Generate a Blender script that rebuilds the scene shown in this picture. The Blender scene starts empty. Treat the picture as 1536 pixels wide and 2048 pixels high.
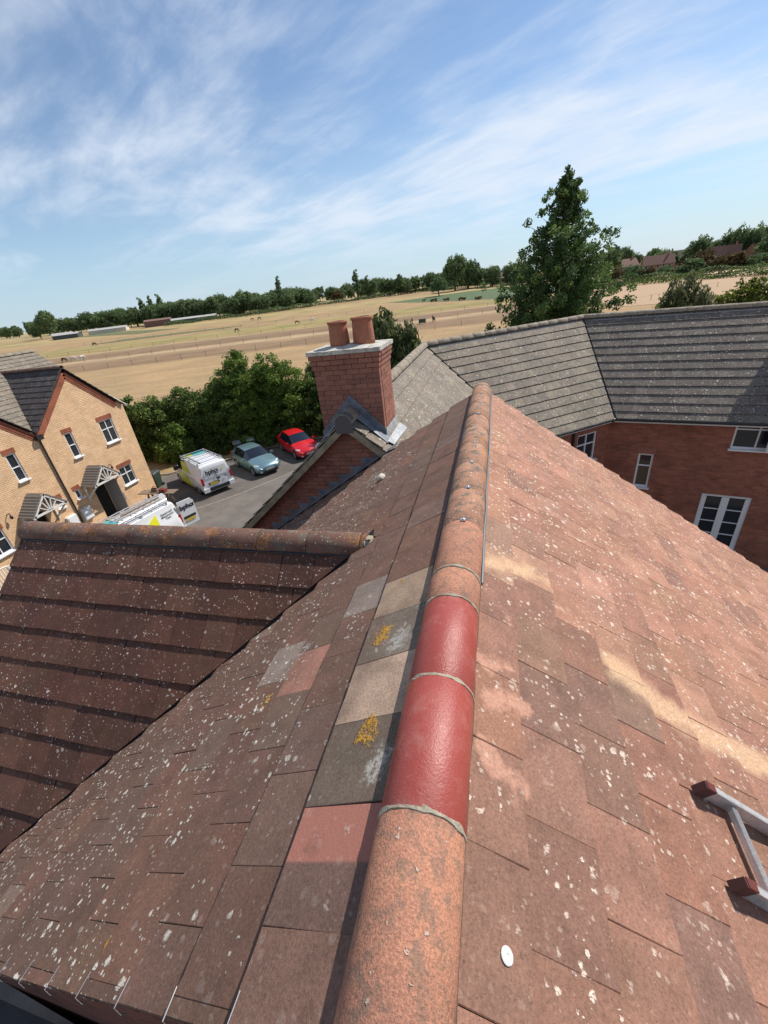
import bpy, bmesh, math, random
import numpy as np
from mathutils import Vector, Matrix, Euler

R = random.Random(7)
NR = np.random.default_rng(11)
sc = bpy.context.scene
col = sc.collection
V = Vector
rad = math.radians

# ---------------------------------------------------------------- camera
F_PX = 818.0
PITCH, ROLL, AZ = rad(28.36), rad(-7.11), rad(-17.02)
fw = V((math.sin(AZ) * math.cos(PITCH), math.cos(AZ) * math.cos(PITCH), -math.sin(PITCH)))
r0 = V((math.cos(AZ), -math.sin(AZ), 0))
u0 = r0.cross(fw)
cr = math.cos(ROLL) * r0 + math.sin(ROLL) * u0
cu = -math.sin(ROLL) * r0 + math.cos(ROLL) * u0
CAM = V((0.188, 0.0, 9.6))
cam = bpy.data.cameras.new('camera')
cam.sensor_fit = 'HORIZONTAL'
cam.sensor_width = 36
cam.lens = 36 * F_PX / 1536
cam.clip_start, cam.clip_end = 0.05, 9000
camo = bpy.data.objects.new('camera', cam)
col.objects.link(camo)
m = Matrix((cr, cu, -fw)).transposed().to_4x4()
m.translation = CAM
camo.matrix_world = m
sc.camera = camo


def project(p):
    d = V(p) - CAM
    z = d.dot(fw)
    if z <= 0.05:
        return None
    return 768 + F_PX * d.dot(cr) / z, 1024 - F_PX * d.dot(cu) / z, z


# ---------------------------------------------------------------- sun, sky, exposure
SUN_AZ, SUN_EL = 40.0, 49.0
S = V((math.sin(rad(SUN_AZ)) * math.cos(rad(SUN_EL)), math.cos(rad(SUN_AZ)) * math.cos(rad(SUN_EL)), math.sin(rad(SUN_EL))))
sun = bpy.data.lights.new('sun', 'SUN')
sun.energy = 4.6
sun.angle = rad(0.5)
sun.color = (1.0, 0.95, 0.87)
suno = bpy.data.objects.new('sun', sun)
suno.rotation_euler = S.to_track_quat('Z', 'Y').to_euler()
suno.location = (20, 30, 60)
col.objects.link(suno)

sc.view_settings.view_transform = 'Standard'
sc.view_settings.look = 'None'
sc.view_settings.gamma = 1
sc.view_settings.exposure = 0.34
sc.view_settings.use_curve_mapping = False
sc.cycles.max_bounces = 6
sc.cycles.transparent_max_bounces = 12
sc.cycles.use_denoising = True


# ---------------------------------------------------------------- node helpers
class T:
    """thin wrapper round a node tree"""
    def __init__(s, tree):
        s.t = tree
        s.N = tree.nodes
        s.L = tree.links

    def put(s, sock, v):
        if isinstance(v, bpy.types.NodeSocket):
            s.L.new(v, sock)
        elif isinstance(v, bpy.types.Node):
            s.L.new(v.outputs[0], sock)
        else:
            if hasattr(sock, 'default_value') and not isinstance(v, (int, float)) and len(v) == 3 and len(sock.default_value) == 4:
                v = (*v, 1)
            sock.default_value = v

    def nd(s, typ, ins=None, **props):
        n = s.N.new('ShaderNode' + typ)
        for k, v in props.items():
            setattr(n, k, v)
        for k, v in (ins or {}).items():
            s.put(n.inputs[k], v)
        return n

    def m(s, op, a, b=0.0, c=0.0, clamp=False):
        n = s.nd('Math', operation=op, use_clamp=clamp)
        s.put(n.inputs[0], a)
        s.put(n.inputs[1], b)
        s.put(n.inputs[2], c)
        return n.outputs[0]

    def v(s, op, a, b=(0, 0, 0)):
        n = s.nd('VectorMath', operation=op)
        s.put(n.inputs[0], a)
        if op == 'SCALE':
            s.put(n.inputs[3], b)
        else:
            s.put(n.inputs[1], b)
        return n.outputs[1] if op in ('LENGTH', 'DOT_PRODUCT', 'DISTANCE') else n.outputs[0]

    def mix(s, f, a, b, mode='MIX'):
        n = s.nd('Mix', data_type='RGBA', blend_type=mode)
        s.put(n.inputs[0], f)
        s.put(n.inputs[6], a)
        s.put(n.inputs[7], b)
        return n.outputs[2]

    def noise(s, vec, scale, detail=4, rough=0.55, dist=0.0):
        return s.nd('TexNoise', {'Vector': vec, 'Scale': scale, 'Detail': detail, 'Roughness': rough, 'Distortion': dist}).outputs[0]

    def step(s, x, a, b):
        n = s.nd('MapRange', interpolation_type='SMOOTHSTEP')
        s.put(n.inputs[0], x)
        s.put(n.inputs[1], a)
        s.put(n.inputs[2], b)
        s.put(n.inputs[3], 0.0)
        s.put(n.inputs[4], 1.0)
        return n.outputs[0]

    def pos(s):
        return s.nd('NewGeometry').outputs['Position']

    def ramp(s, f, stops, interp='LINEAR'):
        n = s.nd('ValToRGB')
        n.color_ramp.interpolation = interp
        e = n.color_ramp.elements
        while len(e) < len(stops):
            e.new(0.5)
        for i, (p, c) in enumerate(stops):
            e[i].position = p
            e[i].color = (*c, 1)
        s.put(n.inputs[0], f)
        return n.outputs[0]


def material(name, fn=None, color=(0.5, 0.5, 0.5), rough=0.6, metal=0.0, spec=0.5):
    mt = bpy.data.materials.new(name)
    mt.use_nodes = True
    t = T(mt.node_tree)
    b = t.N['Principled BSDF']
    b.inputs['Base Color'].default_value = (*color, 1)
    b.inputs['Roughness'].default_value = rough
    b.inputs['Metallic'].default_value = metal
    b.inputs['Specular IOR Level'].default_value = spec
    if fn:
        fn(t, b)
    return mt


def bump(t, b, h, dist=0.01, strength=0.6):
    n = t.nd('Bump', {'Strength': strength, 'Distance': dist, 'Height': h})
    t.L.new(n.outputs[0], b.inputs['Normal'])


# ---------------------------------------------------------------- world
w = bpy.data.worlds.new('World')
sc.world = w
w.use_nodes = True
t = T(w.node_tree)
bg = t.N['Background']
bg.inputs[1].default_value = 0.1
sky = t.nd('TexSky', sky_type='NISHITA', sun_disc=False, sun_elevation=rad(SUN_EL), sun_rotation=rad(SUN_AZ), altitude=0, air_density=1.0, dust_density=0.15, ozone_density=3.0)
d = t.nd('TexCoord').outputs['Generated']
sep = t.nd('SeparateXYZ', {0: d})
dz = t.m('ADD', t.m('MAXIMUM', sep.outputs[2], 0.0), 0.10)
px = t.m('DIVIDE', sep.outputs[0], dz)
py = t.m('DIVIDE', sep.outputs[1], dz)
# rotate so that the wisps run along one bearing, then stretch
CA = rad(-30)
ax = t.m('ADD', t.m('MULTIPLY', px, math.cos(CA)), t.m('MULTIPLY', py, math.sin(CA)))
ay = t.m('SUBTRACT', t.m('MULTIPLY', py, math.cos(CA)), t.m('MULTIPLY', px, math.sin(CA)))
cv = t.nd('CombineXYZ', {0: t.m('MULTIPLY', ax, 0.66), 1: ay, 2: 11.9}).outputs[0]
warp = t.nd('TexNoise', {'Vector': cv, 'Scale': 0.7, 'Detail': 3}).outputs[1]
cv2 = t.v('ADD', cv, t.v('SCALE', t.v('SUBTRACT', warp, (0.5, 0.5, 0.5)), 1.2))
c1 = t.noise(cv2, 1.35, 8, 0.60)
c2 = t.noise(cv2, 0.45, 3, 0.5)
fine = t.noise(t.nd('CombineXYZ', {0: t.m('MULTIPLY', ax, 0.5), 1: t.m('MULTIPLY', ay, 2.2), 2: 9.0}).outputs[0], 1.6, 6, 0.6, 0.6)
cl = t.m('ADD', t.m('MULTIPLY', c1, 0.62), t.m('ADD', t.m('MULTIPLY', c2, 0.5), t.m('MULTIPLY', fine, 0.22)))
cf = t.m('MULTIPLY', t.step(cl, 0.585, 0.86), 0.80)
cf = t.m('MULTIPLY', cf, t.step(sep.outputs[2], 0.0, 0.16))
veil = t.m('MULTIPLY', t.step(c2, 0.40, 0.72), 0.16)
cf = t.m('ADD', cf, veil, clamp=True)
# pale summer haze low in the sky, bluish white all round the horizon
hz_ = t.m('MULTIPLY', t.m('SUBTRACT', 1.0, t.step(sep.outputs[2], -0.05, 0.27)), 0.76)
skc = t.mix(hz_, sky.outputs[0], (3.4, 4.9, 6.5))
t.L.new(t.mix(cf, skc, (6.3, 6.9, 7.8)), bg.inputs[0])


# ---------------------------------------------------------------- mesh helpers
WM = {}


def link(o, parent=None, local=False):
    col.objects.link(o)
    if parent is not None:
        o.parent = parent
        if not local:
            o.matrix_parent_inverse = WM.get(parent.name, Matrix()).inverted()
    return o


def me_from(name, verts, faces, smooth=False):
    me = bpy.data.meshes.new(name)
    me.from_pydata([tuple(x) for x in verts], [], faces)
    if smooth:
        me.polygons.foreach_set('use_smooth', [True] * len(me.polygons))
    return me


def obj(name, verts, faces, mat, parent=None, local=False, smooth=False, fix=True):
    me = me_from(name, verts, faces, smooth)
    if fix:
        bm = bmesh.new()
        bm.from_mesh(me)
        bmesh.ops.recalc_face_normals(bm, faces=bm.faces)
        bm.to_mesh(me)
        bm.free()
        if smooth:
            me.polygons.foreach_set('use_smooth', [True] * len(me.polygons))
    if mat:
        me.materials.append(mat)
    o = bpy.data.objects.new(name, me)
    return link(o, parent, local)


def tag(o, label=None, cat=None, group=None, kind=None):
    if label:
        o['label'] = label
    if cat:
        o['category'] = cat
    if group:
        o['group'] = group
    if kind:
        o['kind'] = kind
    return o


def thing(name, label, cat, loc=(0, 0, 0), rz=0.0, group=None):
    o = bpy.data.objects.new(name, None)
    col.objects.link(o)
    o.location = loc
    o.rotation_euler = (0, 0, rz)
    o.empty_display_size = 0.2
    WM[o.name] = Matrix.Translation(loc) @ Matrix.Rotation(rz, 4, 'Z')
    return tag(o, label, cat, group)


class MB:
    def __init__(s):
        s.v, s.f = [], []

    def add(s, vs, fs):
        k = len(s.v)
        s.v += [V(x) for x in vs]
        s.f += [tuple(i + k for i in f) for f in fs]
        return s

    def box(s, c, size, M=None, b=0.0):
        hx, hy, hz = size[0] / 2, size[1] / 2, size[2] / 2
        pts = [V((x * hx, y * hy, z * hz)) for z in (-1, 1) for y in (-1, 1) for x in (-1, 1)]
        if M is not None:
            pts = [M @ p for p in pts]
        pts = [p + V(c) for p in pts]
        return s.add(pts, [(0, 2, 3, 1), (4, 5, 7, 6), (0, 1, 5, 4), (2, 6, 7, 3), (0, 4, 6, 2), (1, 3, 7, 5)])

    def bar(s, a, b, w, h, up=(0, 0, 1)):
        a, b = V(a), V(b)
        d = (b - a)
        L = d.length
        d = d / L
        x = d.cross(V(up))
        if x.length < 1e-4:
            x = V((1, 0, 0))
        x.normalize()
        y = x.cross(d)
        M = Matrix((x, d, y)).transposed()
        return s.box((a + b) / 2, (w, L, h), M)

    def tube(s, pts, rr, n=8, cap=True):
        pts = [V(p) for p in pts]
        if not isinstance(rr, (list, tuple)):
            rr = [rr] * len(pts)
        rings = []
        for i, p in enumerate(pts):
            d = (pts[min(i + 1, len(pts) - 1)] - pts[max(i - 1, 0)]).normalized()
            x = d.cross(V((0, 0, 1)))
            if x.length < 1e-3:
                x = V((1, 0, 0))
            x.normalize()
            y = d.cross(x)
            rings.append([p + (x * math.cos(2 * math.pi * k / n) + y * math.sin(2 * math.pi * k / n)) * rr[i] for k in range(n)])
        vs = [q for r in rings for q in r]
        fs = []
        for i in range(len(pts) - 1):
            for k in range(n):
                fs.append((i * n + k, i * n + (k + 1) % n, (i + 1) * n + (k + 1) % n, (i + 1) * n + k))
        if cap:
            fs.append(tuple(range(n))[::-1])
            fs.append(tuple((len(pts) - 1) * n + k for k in range(n)))
        return s.add(vs, fs)

    def lathe(s, prof, n=20, c=(0, 0, 0)):
        vs, fs = [], []
        for (r, z) in prof:
            for k in range(n):
                a = 2 * math.pi * k / n
                vs.append(V((r * math.cos(a), r * math.sin(a), z)) + V(c))
        for i in range(len(prof) - 1):
            for k in range(n):
                fs.append((i * n + k, i * n + (k + 1) % n, (i + 1) * n + (k + 1) % n, (i + 1) * n + k))
        fs.append(tuple(range(n))[::-1])
        fs.append(tuple((len(prof) - 1) * n + k for k in range(n)))
        return s.add(vs, fs)

    def poly(s, pts, thick=None, nrm=None):
        n = len(pts)
        pts = [V(p) for p in pts]
        if thick is None:
            return s.add(pts, [tuple(range(n))])
        q = [p + V(nrm) * thick for p in pts]
        return s.add(pts + q, [tuple(range(n))[::-1], tuple(range(n, 2 * n))] + [(i, (i + 1) % n, n + (i + 1) % n, n + i) for i in range(n)])

    def build(s, name, mat, parent=None, local=False, smooth=False):
        return obj(name, s.v, s.f, mat, parent, local, smooth)


def clip(poly, conv):
    """clip a 2-D polygon by a convex one (Sutherland-Hodgman)"""
    A = sum(conv[i][0] * conv[(i + 1) % len(conv)][1] - conv[(i + 1) % len(conv)][0] * conv[i][1] for i in range(len(conv)))
    if A < 0:
        conv = conv[::-1]
    out = list(poly)
    for i in range(len(conv)):
        a, b = conv[i], conv[(i + 1) % len(conv)]
        ins = lambda p: (b[0] - a[0]) * (p[1] - a[1]) - (b[1] - a[1]) * (p[0] - a[0]) >= -1e-9
        new = []
        for k in range(len(out)):
            p, q = out[k], out[(k + 1) % len(out)]
            ip, iq = ins(p), ins(q)
            if ip:
                new.append(p)
            if ip != iq:
                d1 = (b[0] - a[0]) * (p[1] - a[1]) - (b[1] - a[1]) * (p[0] - a[0])
                d2 = (b[0] - a[0]) * (q[1] - a[1]) - (b[1] - a[1]) * (q[0] - a[0])
                f = d1 / (d1 - d2)
                new.append((p[0] + (q[0] - p[0]) * f, p[1] + (q[1] - p[1]) * f))
        out = new
        if len(out) < 3:
            return []
    return out


def area(p):
    return abs(sum(p[i][0] * p[(i + 1) % len(p)][1] - p[(i + 1) % len(p)][0] * p[i][1] for i in range(len(p)))) / 2


# ---------------------------------------------------------------- materials
def spots(t, p, scale, rmin, rmax, keep, wob=0.35, seed=0.0):
    """scattered crusty spots: returns mask 0..1 and a random value"""
    q = t.v('ADD', p, (seed, seed * 0.7, seed * 1.3))
    wn = t.nd('TexNoise', {'Vector': q, 'Scale': scale * 2.2, 'Detail': 2, 'Roughness': 0.65}).outputs[1]
    q = t.v('ADD', q, t.v('SCALE', t.v('SUBTRACT', wn, (0.5, 0.5, 0.5)), wob / scale))
    vo = t.nd('TexVoronoi', {'Vector': q, 'Scale': scale, 'Randomness': 1.0}, voronoi_dimensions='3D')
    rnd = t.nd('SeparateColor', {0: vo.outputs['Color']})
    r = t.m('ADD', t.m('MULTIPLY', t.m('POWER', rnd.outputs[0], 2.2), rmax - rmin), rmin)
    on = t.m('GREATER_THAN', rnd.outputs[1], 1 - keep)
    mk = t.m('SUBTRACT', 1.0, t.step(vo.outputs[0], t.m('MULTIPLY', r, 0.62), r))
    return t.m('MULTIPLY', mk, on), rnd.outputs[2]


def capsule(t, p, a, b, r, soft=0.5):
    """soft mask round the segment a-b"""
    a, b = V(a), V(b)
    d = b - a
    pa = t.v('SUBTRACT', p, tuple(a))
    h = t.m('DIVIDE', t.v('DOT_PRODUCT', pa, tuple(d)), max(d.length_squared, 1e-6), clamp=True)
    h = t.m('MINIMUM', t.m('MAXIMUM', h, 0.0), 1.0)
    q = t.v('SUBTRACT', pa, t.v('SCALE', tuple(d), h))
    return t.m('SUBTRACT', 1.0, t.step(t.v('LENGTH', q), r * soft, r))


ORANGE = [((-0.26, 0.91, 8.03), 0.075), ((-0.33, 1.46, 7.99), 0.08), ((-0.42, 1.38, 7.92), 0.035), ((-0.31, 1.90, 8.0), 0.05),
          ((-1.07, 1.32, 7.51), 0.05)]
GREY = [((-0.19, 0.76, 8.08), 0.07), ((-0.24, 1.38, 8.04), 0.09), ((-0.84, 0.81, 7.66), 0.04), ((-0.95, 1.62, 7.6), 0.07)]
CREAM = [((0.86, 1.78, 7.60), (1.15, 1.68, 7.41), 0.15), ((1.15, 1.68, 7.41), (2.4, 1.76, 6.52), 0.13), ((0.17, 2.05, 8.08), (0.40, 2.2, 7.92), 0.10),
         ((0.40, 2.2, 7.92), (0.52, 2.18, 7.83), 0.07), ((0.50, 2.02, 7.84), (0.75, 2.0, 7.66), 0.04)]
PINK = [((0.17, 1.12, 8.08), (0.30, 1.19, 7.99), 0.075), ((0.17, 0.92, 8.08), (0.27, 0.83, 8.01), 0.075), ((0.15, 1.30, 8.1), (0.25, 1.33, 8.02), 0.06),
        ((0.17, 1.75, 8.08), (0.26, 1.62, 8.01), 0.05)]


def tile_material(name, attr, side):
    """concrete roof tile: object colour (or face tint) under weathering, lichen and scrapes"""
    def fn(t, b):
        p = t.pos()
        base = t.nd('Attribute', attribute_name='tint').outputs['Color'] if attr else t.nd('ObjectInfo').outputs['Color']
        n_big = t.noise(p, 1.7, 3, 0.6)
        n_mid = t.noise(p, 7.0, 4, 0.62)
        n_fine = t.noise(p, 95.0, 3, 0.7)
        gritv = t.noise(p, 260.0, 2, 0.6)
        c = t.mix(1.0, base, t.ramp(n_mid, [(0.25, (0.72, 0.72, 0.72)), (0.5, (1, 1, 1)), (0.75, (1.22, 1.2, 1.18))]), 'MULTIPLY')
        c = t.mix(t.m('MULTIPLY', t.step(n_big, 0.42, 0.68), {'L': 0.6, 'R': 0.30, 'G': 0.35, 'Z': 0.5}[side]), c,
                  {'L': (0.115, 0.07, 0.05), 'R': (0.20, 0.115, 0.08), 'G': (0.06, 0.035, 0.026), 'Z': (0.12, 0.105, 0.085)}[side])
        c = t.mix(1.0, c, t.ramp(n_fine, [(0.3, (0.74, 0.74, 0.74)), (0.7, (1.25, 1.25, 1.25))]), 'MULTIPLY')
        # dark pitting
        c = t.mix(t.m('MULTIPLY', t.step(t.noise(p, 140, 2, 0.5), 0.62, 0.72), 0.55), c, (0.05, 0.035, 0.03))
        height = t.m('ADD', t.m('MULTIPLY', n_fine, 0.6), t.m('MULTIPLY', gritv, 0.4))
        if side == 'R':
            wob = t.nd('TexNoise', {'Vector': p, 'Scale': 9.0, 'Detail': 4, 'Roughness': 0.65}).outputs[1]
            pw = t.v('ADD', p, t.v('SCALE', t.v('SUBTRACT', wob, (0.5, 0.5, 0.5)), 0.16))
            mk = None
            for a_, b_, r_ in CREAM:
                k = capsule(t, pw, a_, b_, r_, 0.25)
                mk = k if mk is None else t.m('MAXIMUM', mk, k)
            grain = t.m('ADD', 0.5, t.m('MULTIPLY', t.step(t.noise(p, 75, 4, 0.75), 0.36, 0.60), 0.5))
            c = t.mix(t.m('MULTIPLY', t.m('MULTIPLY', mk, grain), 0.92), c, t.mix(n_mid, (0.62, 0.43, 0.25), (0.54, 0.33, 0.21)))
            mk = None
            for a_, b_, r_ in PINK:
                k = capsule(t, pw, a_, b_, r_, 0.55)
                mk = k if mk is None else t.m('MAXIMUM', mk, k)
            c = t.mix(t.m('MULTIPLY', t.m('MULTIPLY', mk, grain), 0.85), c, (0.50, 0.27, 0.19))
        if side in 'L':
            wob = t.nd('TexNoise', {'Vector': p, 'Scale': 26.0, 'Detail': 3, 'Roughness': 0.7}).outputs[1]
            pw = t.v('ADD', p, t.v('SCALE', t.v('SUBTRACT', wob, (0.5, 0.5, 0.5)), 0.13))
            mk = None
            for a_, r_ in GREY:
                k = capsule(t, pw, a_, V(a_) + V((0.02, 0.05, 0.01)), r_, 0.5)
                mk = k if mk is None else t.m('MAXIMUM', mk, k)
            sq = t.nd('SeparateXYZ', {0: pw})
            bx = t.m('MULTIPLY', t.step(t.nd('SeparateXYZ', {0: p}).outputs[1], 0.492, 0.505), t.m('LESS_THAN', sq.outputs[1], 0.70))
            bx = t.m('MULTIPLY', bx, t.m('MULTIPLY', t.m('GREATER_THAN', t.nd('SeparateXYZ', {0: p}).outputs[0], -0.452), t.m('LESS_THAN', t.nd('SeparateXYZ', {0: p}).outputs[1], 0.662)))
            c = t.mix(t.m('MULTIPLY', bx, t.step(n_mid, 0.15, 0.42)), c, (0.33, 0.135, 0.10))
            crust = t.step(t.noise(p, 60, 4, 0.7), 0.38, 0.55)
            c = t.mix(t.m('MULTIPLY', t.m('MULTIPLY', mk, crust), 0.9), c, (0.36, 0.345, 0.31))
            mk = None
            for a_, r_ in ORANGE:
                k = capsule(t, pw, a_, V(a_) + V((0.0, 0.04, 0.0)), r_, 0.6)
                mk = k if mk is None else t.m('MAXIMUM', mk, k)
            mk = t.m('MAXIMUM', mk, capsule(t, p, (-1.30, 0.285, 7.41), (-1.27, 0.20, 7.43), 0.021, 0.7))
            orm = t.m('MULTIPLY', mk, t.step(t.noise(p, 70, 4, 0.7), 0.32, 0.50))
            c = t.mix(orm, c, t.mix(n_fine, (0.40, 0.19, 0.015), (0.50, 0.27, 0.03)))
            height = t.m('ADD', height, t.m('MULTIPLY', orm, 2.5))
        # pale lichen, thicker where it has taken hold
        sp = t.nd('SeparateXYZ', {0: p})
        thin = {'L': t.m('MULTIPLY', t.m('SUBTRACT', 1.0, t.step(t.m('MULTIPLY', sp.outputs[0], -1.0), 0.2, 1.5)), 0.26),
                'R': t.m('MULTIPLY', t.m('SUBTRACT', 1.0, t.step(sp.outputs[1], 0.5, 3.2)), 0.12), 'G': 0.0, 'Z': 0.0}[side]
        pa, pb = {'L': (0.34, 0.50), 'R': (0.33, 0.52), 'G': (0.40, 0.64), 'Z': (0.30, 0.55)}[side]
        patch = t.step(t.m('SUBTRACT', t.noise(p, 3.1, 4, 0.65), thin), pa, pb)
        tot = None
        for (sc_, a_, b_, keep, wob_, sd) in {
            'L': [(21, 0.10, 0.44, 0.62, 0.5, 0.0), (48, 0.12, 0.50, 0.55, 0.5, 3.1), (9, 0.05, 0.22, 0.32, 0.7, 8.0)],
            'R': [(17, 0.07, 0.46, 0.56, 0.8, 0.0), (42, 0.12, 0.54, 0.64, 0.7, 3.1), (8.5, 0.05, 0.24, 0.34, 0.9, 8.0)],
            'G': [(22, 0.10, 0.40, 0.65, 0.45, 0.0), (46, 0.12, 0.46, 0.65, 0.5, 3.1)],
            'Z': [(13, 0.10, 0.42, 0.6, 0.6, 0.0), (30, 0.12, 0.5, 0.75, 0.6, 3.1)]}[side]:
            mk, rv = spots(t, p, sc_, a_, b_, keep, wob_, sd)
            mk = t.m('MULTIPLY', mk, t.m('ADD', t.m('MULTIPLY', patch, 0.9), 0.1 if sc_ > 10 else 0.3))
            tot = mk if tot is None else t.m('MAXIMUM', tot, mk)
        tot = t.m('MULTIPLY', tot, t.step(t.noise(p, 170, 2, 0.6), 0.24, 0.50))
        lich = {'L': (0.60, 0.56, 0.49), 'R': (0.68, 0.55, 0.45), 'G': (0.60, 0.53, 0.47), 'Z': (0.60, 0.55, 0.46)}[side]
        c = t.mix(t.m('MULTIPLY', tot, 0.9), c, lich)
        height = t.m('ADD', height, t.m('MULTIPLY', tot, 1.2))
        t.put(b.inputs['Base Color'], c)
        b.inputs['Roughness'].default_value = 0.88
        b.inputs['Specular IOR Level'].default_value = 0.3
        bump(t, b, height, 0.004, 0.7)
    return material(name, fn)


TILE = {(s_, a_): tile_material('roof_tile_%s_%d' % (s_, a_), a_, s_) for s_ in 'LRGZ' for a_ in (0, 1)}


def brick_material(name, dvec, c1, c2, mortar, bw=0.225, bh=0.075, ms=0.010, dirt=0.3):
    def fn(t, b):
        p = t.pos()
        uv = t.nd('CombineXYZ', {0: t.v('DOT_PRODUCT', p, (*dvec, 0)), 1: t.nd('SeparateXYZ', {0: p}).outputs[2], 2: 0.0}).outputs[0]
        br = t.nd('TexBrick', {'Vector': uv, 'Color1': c1, 'Color2': c2, 'Mortar': mortar, 'Scale': 1.0, 'Mortar Size': ms, 'Mortar Smooth': 0.2, 'Bias': 0.0, 'Brick Width': bw, 'Row Height': bh})
        br.offset = 0.5
        n = t.noise(p, 2.1, 5, 0.6)
        n2 = t.noise(p, 40, 3, 0.6)
        c = t.mix(1.0, br.outputs[0], t.ramp(n, [(0.3, (1 - dirt, 1 - dirt, 1 - dirt)), (0.7, (1.12, 1.1, 1.08))]), 'MULTIPLY')
        c = t.mix(1.0, c, t.ramp(n2, [(0.3, (0.85, 0.85, 0.85)), (0.7, (1.12, 1.12, 1.12))]), 'MULTIPLY')
        t.put(b.inputs['Base Color'], c)
        b.inputs['Roughness'].default_value = 0.9
        b.inputs['Specular IOR Level'].default_value = 0.2
        bump(t, b, t.m('SUBTRACT', t.m('MULTIPLY', n2, 0.3), br.outputs[1]), 0.008, 0.8)
    return material(name, fn)


def noisy(name, c1, c2, scale=8, rough=0.8, fine=60, bd=0.004, spec=0.3, metal=0.0, c3=None):
    def fn(t, b):
        p = t.pos()
        n = t.noise(p, scale, 6, 0.62)
        f_ = t.noise(p, fine, 3, 0.65)
        c = t.mix(t.step(n, 0.35, 0.65), c1, c2)
        if c3:
            c = t.mix(t.step(t.noise(p, scale * 2.7, 5, 0.7), 0.56, 0.66), c, c3)
        c = t.mix(1.0, c, t.ramp(f_, [(0.3, (0.82, 0.82, 0.82)), (0.7, (1.18, 1.18, 1.18))]), 'MULTIPLY')
        t.put(b.inputs['Base Color'], c)
        b.inputs['Roughness'].default_value = rough
        b.inputs['Specular IOR Level'].default_value = spec
        b.inputs['Metallic'].default_value = metal
        bump(t, b, f_, bd, 0.6)
    return material(name, fn)


def brick_piece(name, c1, c2, c3):
    def fn(t, b):
        p = t.pos()
        rnd = t.nd('ObjectInfo').outputs['Random']
        n = t.noise(p, 30, 5, 0.65)
        c = t.mix(rnd, c1, c2)
        c = t.mix(t.m('MULTIPLY', t.step(t.noise(p, 5, 4, 0.6), 0.55, 0.7), 0.5), c, c3)
        c = t.mix(1.0, c, t.ramp(n, [(0.3, (0.75, 0.75, 0.75)), (0.7, (1.2, 1.2, 1.2))]), 'MULTIPLY')
        t.put(b.inputs['Base Color'], c)
        b.inputs['Roughness'].default_value = 0.9
        b.inputs['Specular IOR Level'].default_value = 0.2
        bump(t, b, n, 0.004, 0.6)
    return material(name, fn)


def ridge_material(name, c1, c2, grime, orange_lichen, gsc=10, keep=0.55):
    """clay or concrete ridge tile with grime and lichen in patches"""
    def fn(t, b):
        p = t.pos()
        n = t.noise(p, 6, 6, 0.65)
        f_ = t.noise(p, 150, 3, 0.75)
        c = t.mix(t.step(n, 0.35, 0.65), c1, c2)
        c = t.mix(1.0, c, t.ramp(f_, [(0.30, (0.55, 0.55, 0.55)), (0.70, (1.38, 1.34, 1.3))]), 'MULTIPLY')
        g = t.m('MULTIPLY', t.step(t.noise(p, gsc, 7, 0.72, 0.3), 0.47, 0.62), grime)
        c = t.mix(g, c, (0.13, 0.11, 0.085))
        mk, rv = spots(t, p, 46, 0.1, 0.42, keep, 0.8, 1.0)
        c = t.mix(t.m('MULTIPLY', mk, 0.9 * grime), c, (0.58, 0.52, 0.44))
        if orange_lichen:  # patches of orange lichen
            o_ = t.m('MULTIPLY', t.step(t.noise(p, 4.0, 4, 0.6), 0.54, 0.64), t.step(t.noise(p, 40, 4, 0.7), 0.44, 0.56))
            c = t.mix(t.m('MULTIPLY', o_, orange_lichen), c, (0.42, 0.18, 0.03))
        t.put(b.inputs['Base Color'], c)
        b.inputs['Roughness'].default_value = 0.85
        b.inputs['Specular IOR Level'].default_value = 0.3
        bump(t, b, t.m('ADD', f_, t.m('MULTIPLY', mk, 1.0)), 0.005, 0.8)
    return material(name, fn)


def painted_ridge(t, b):
    p = t.pos()
    n = t.noise(p, 5, 5, 0.6)
    f_ = t.noise(p, 130, 3, 0.7)
    c = t.mix(n, (0.265, 0.046, 0.036), (0.345, 0.066, 0.05))
    c = t.mix(t.m('MULTIPLY', t.step(t.noise(p, 26, 4, 0.7), 0.60, 0.7), 0.35), c, (0.42, 0.16, 0.12))
    c = t.mix(t.m('MULTIPLY', t.step(t.noise(p, 9, 6, 0.72), 0.48, 0.72), 0.30), c, (0.36, 0.20, 0.16))
    c = t.mix(t.m('MULTIPLY', t.step(t.noise(p, 60, 4, 0.7), 0.60, 0.72), 0.5), c, (0.16, 0.03, 0.026))
    mk, rv = spots(t, p, 12, 0.02, 0.14, 0.3, 0.6, 1.0)
    c = t.mix(mk, c, (0.62, 0.42, 0.34))
    t.put(b.inputs['Base Color'], c)
    t.put(b.inputs['Roughness'], t.m('ADD', 0.28, t.m('ADD', t.m('MULTIPLY', f_, 0.2), t.m('MULTIPLY', t.step(t.noise(p, 9, 6, 0.72), 0.42, 0.7), 0.25))))
    bump(t, b, t.m('ADD', f_, t.m('MULTIPLY', n, 0.6)), 0.004, 0.55)


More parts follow.
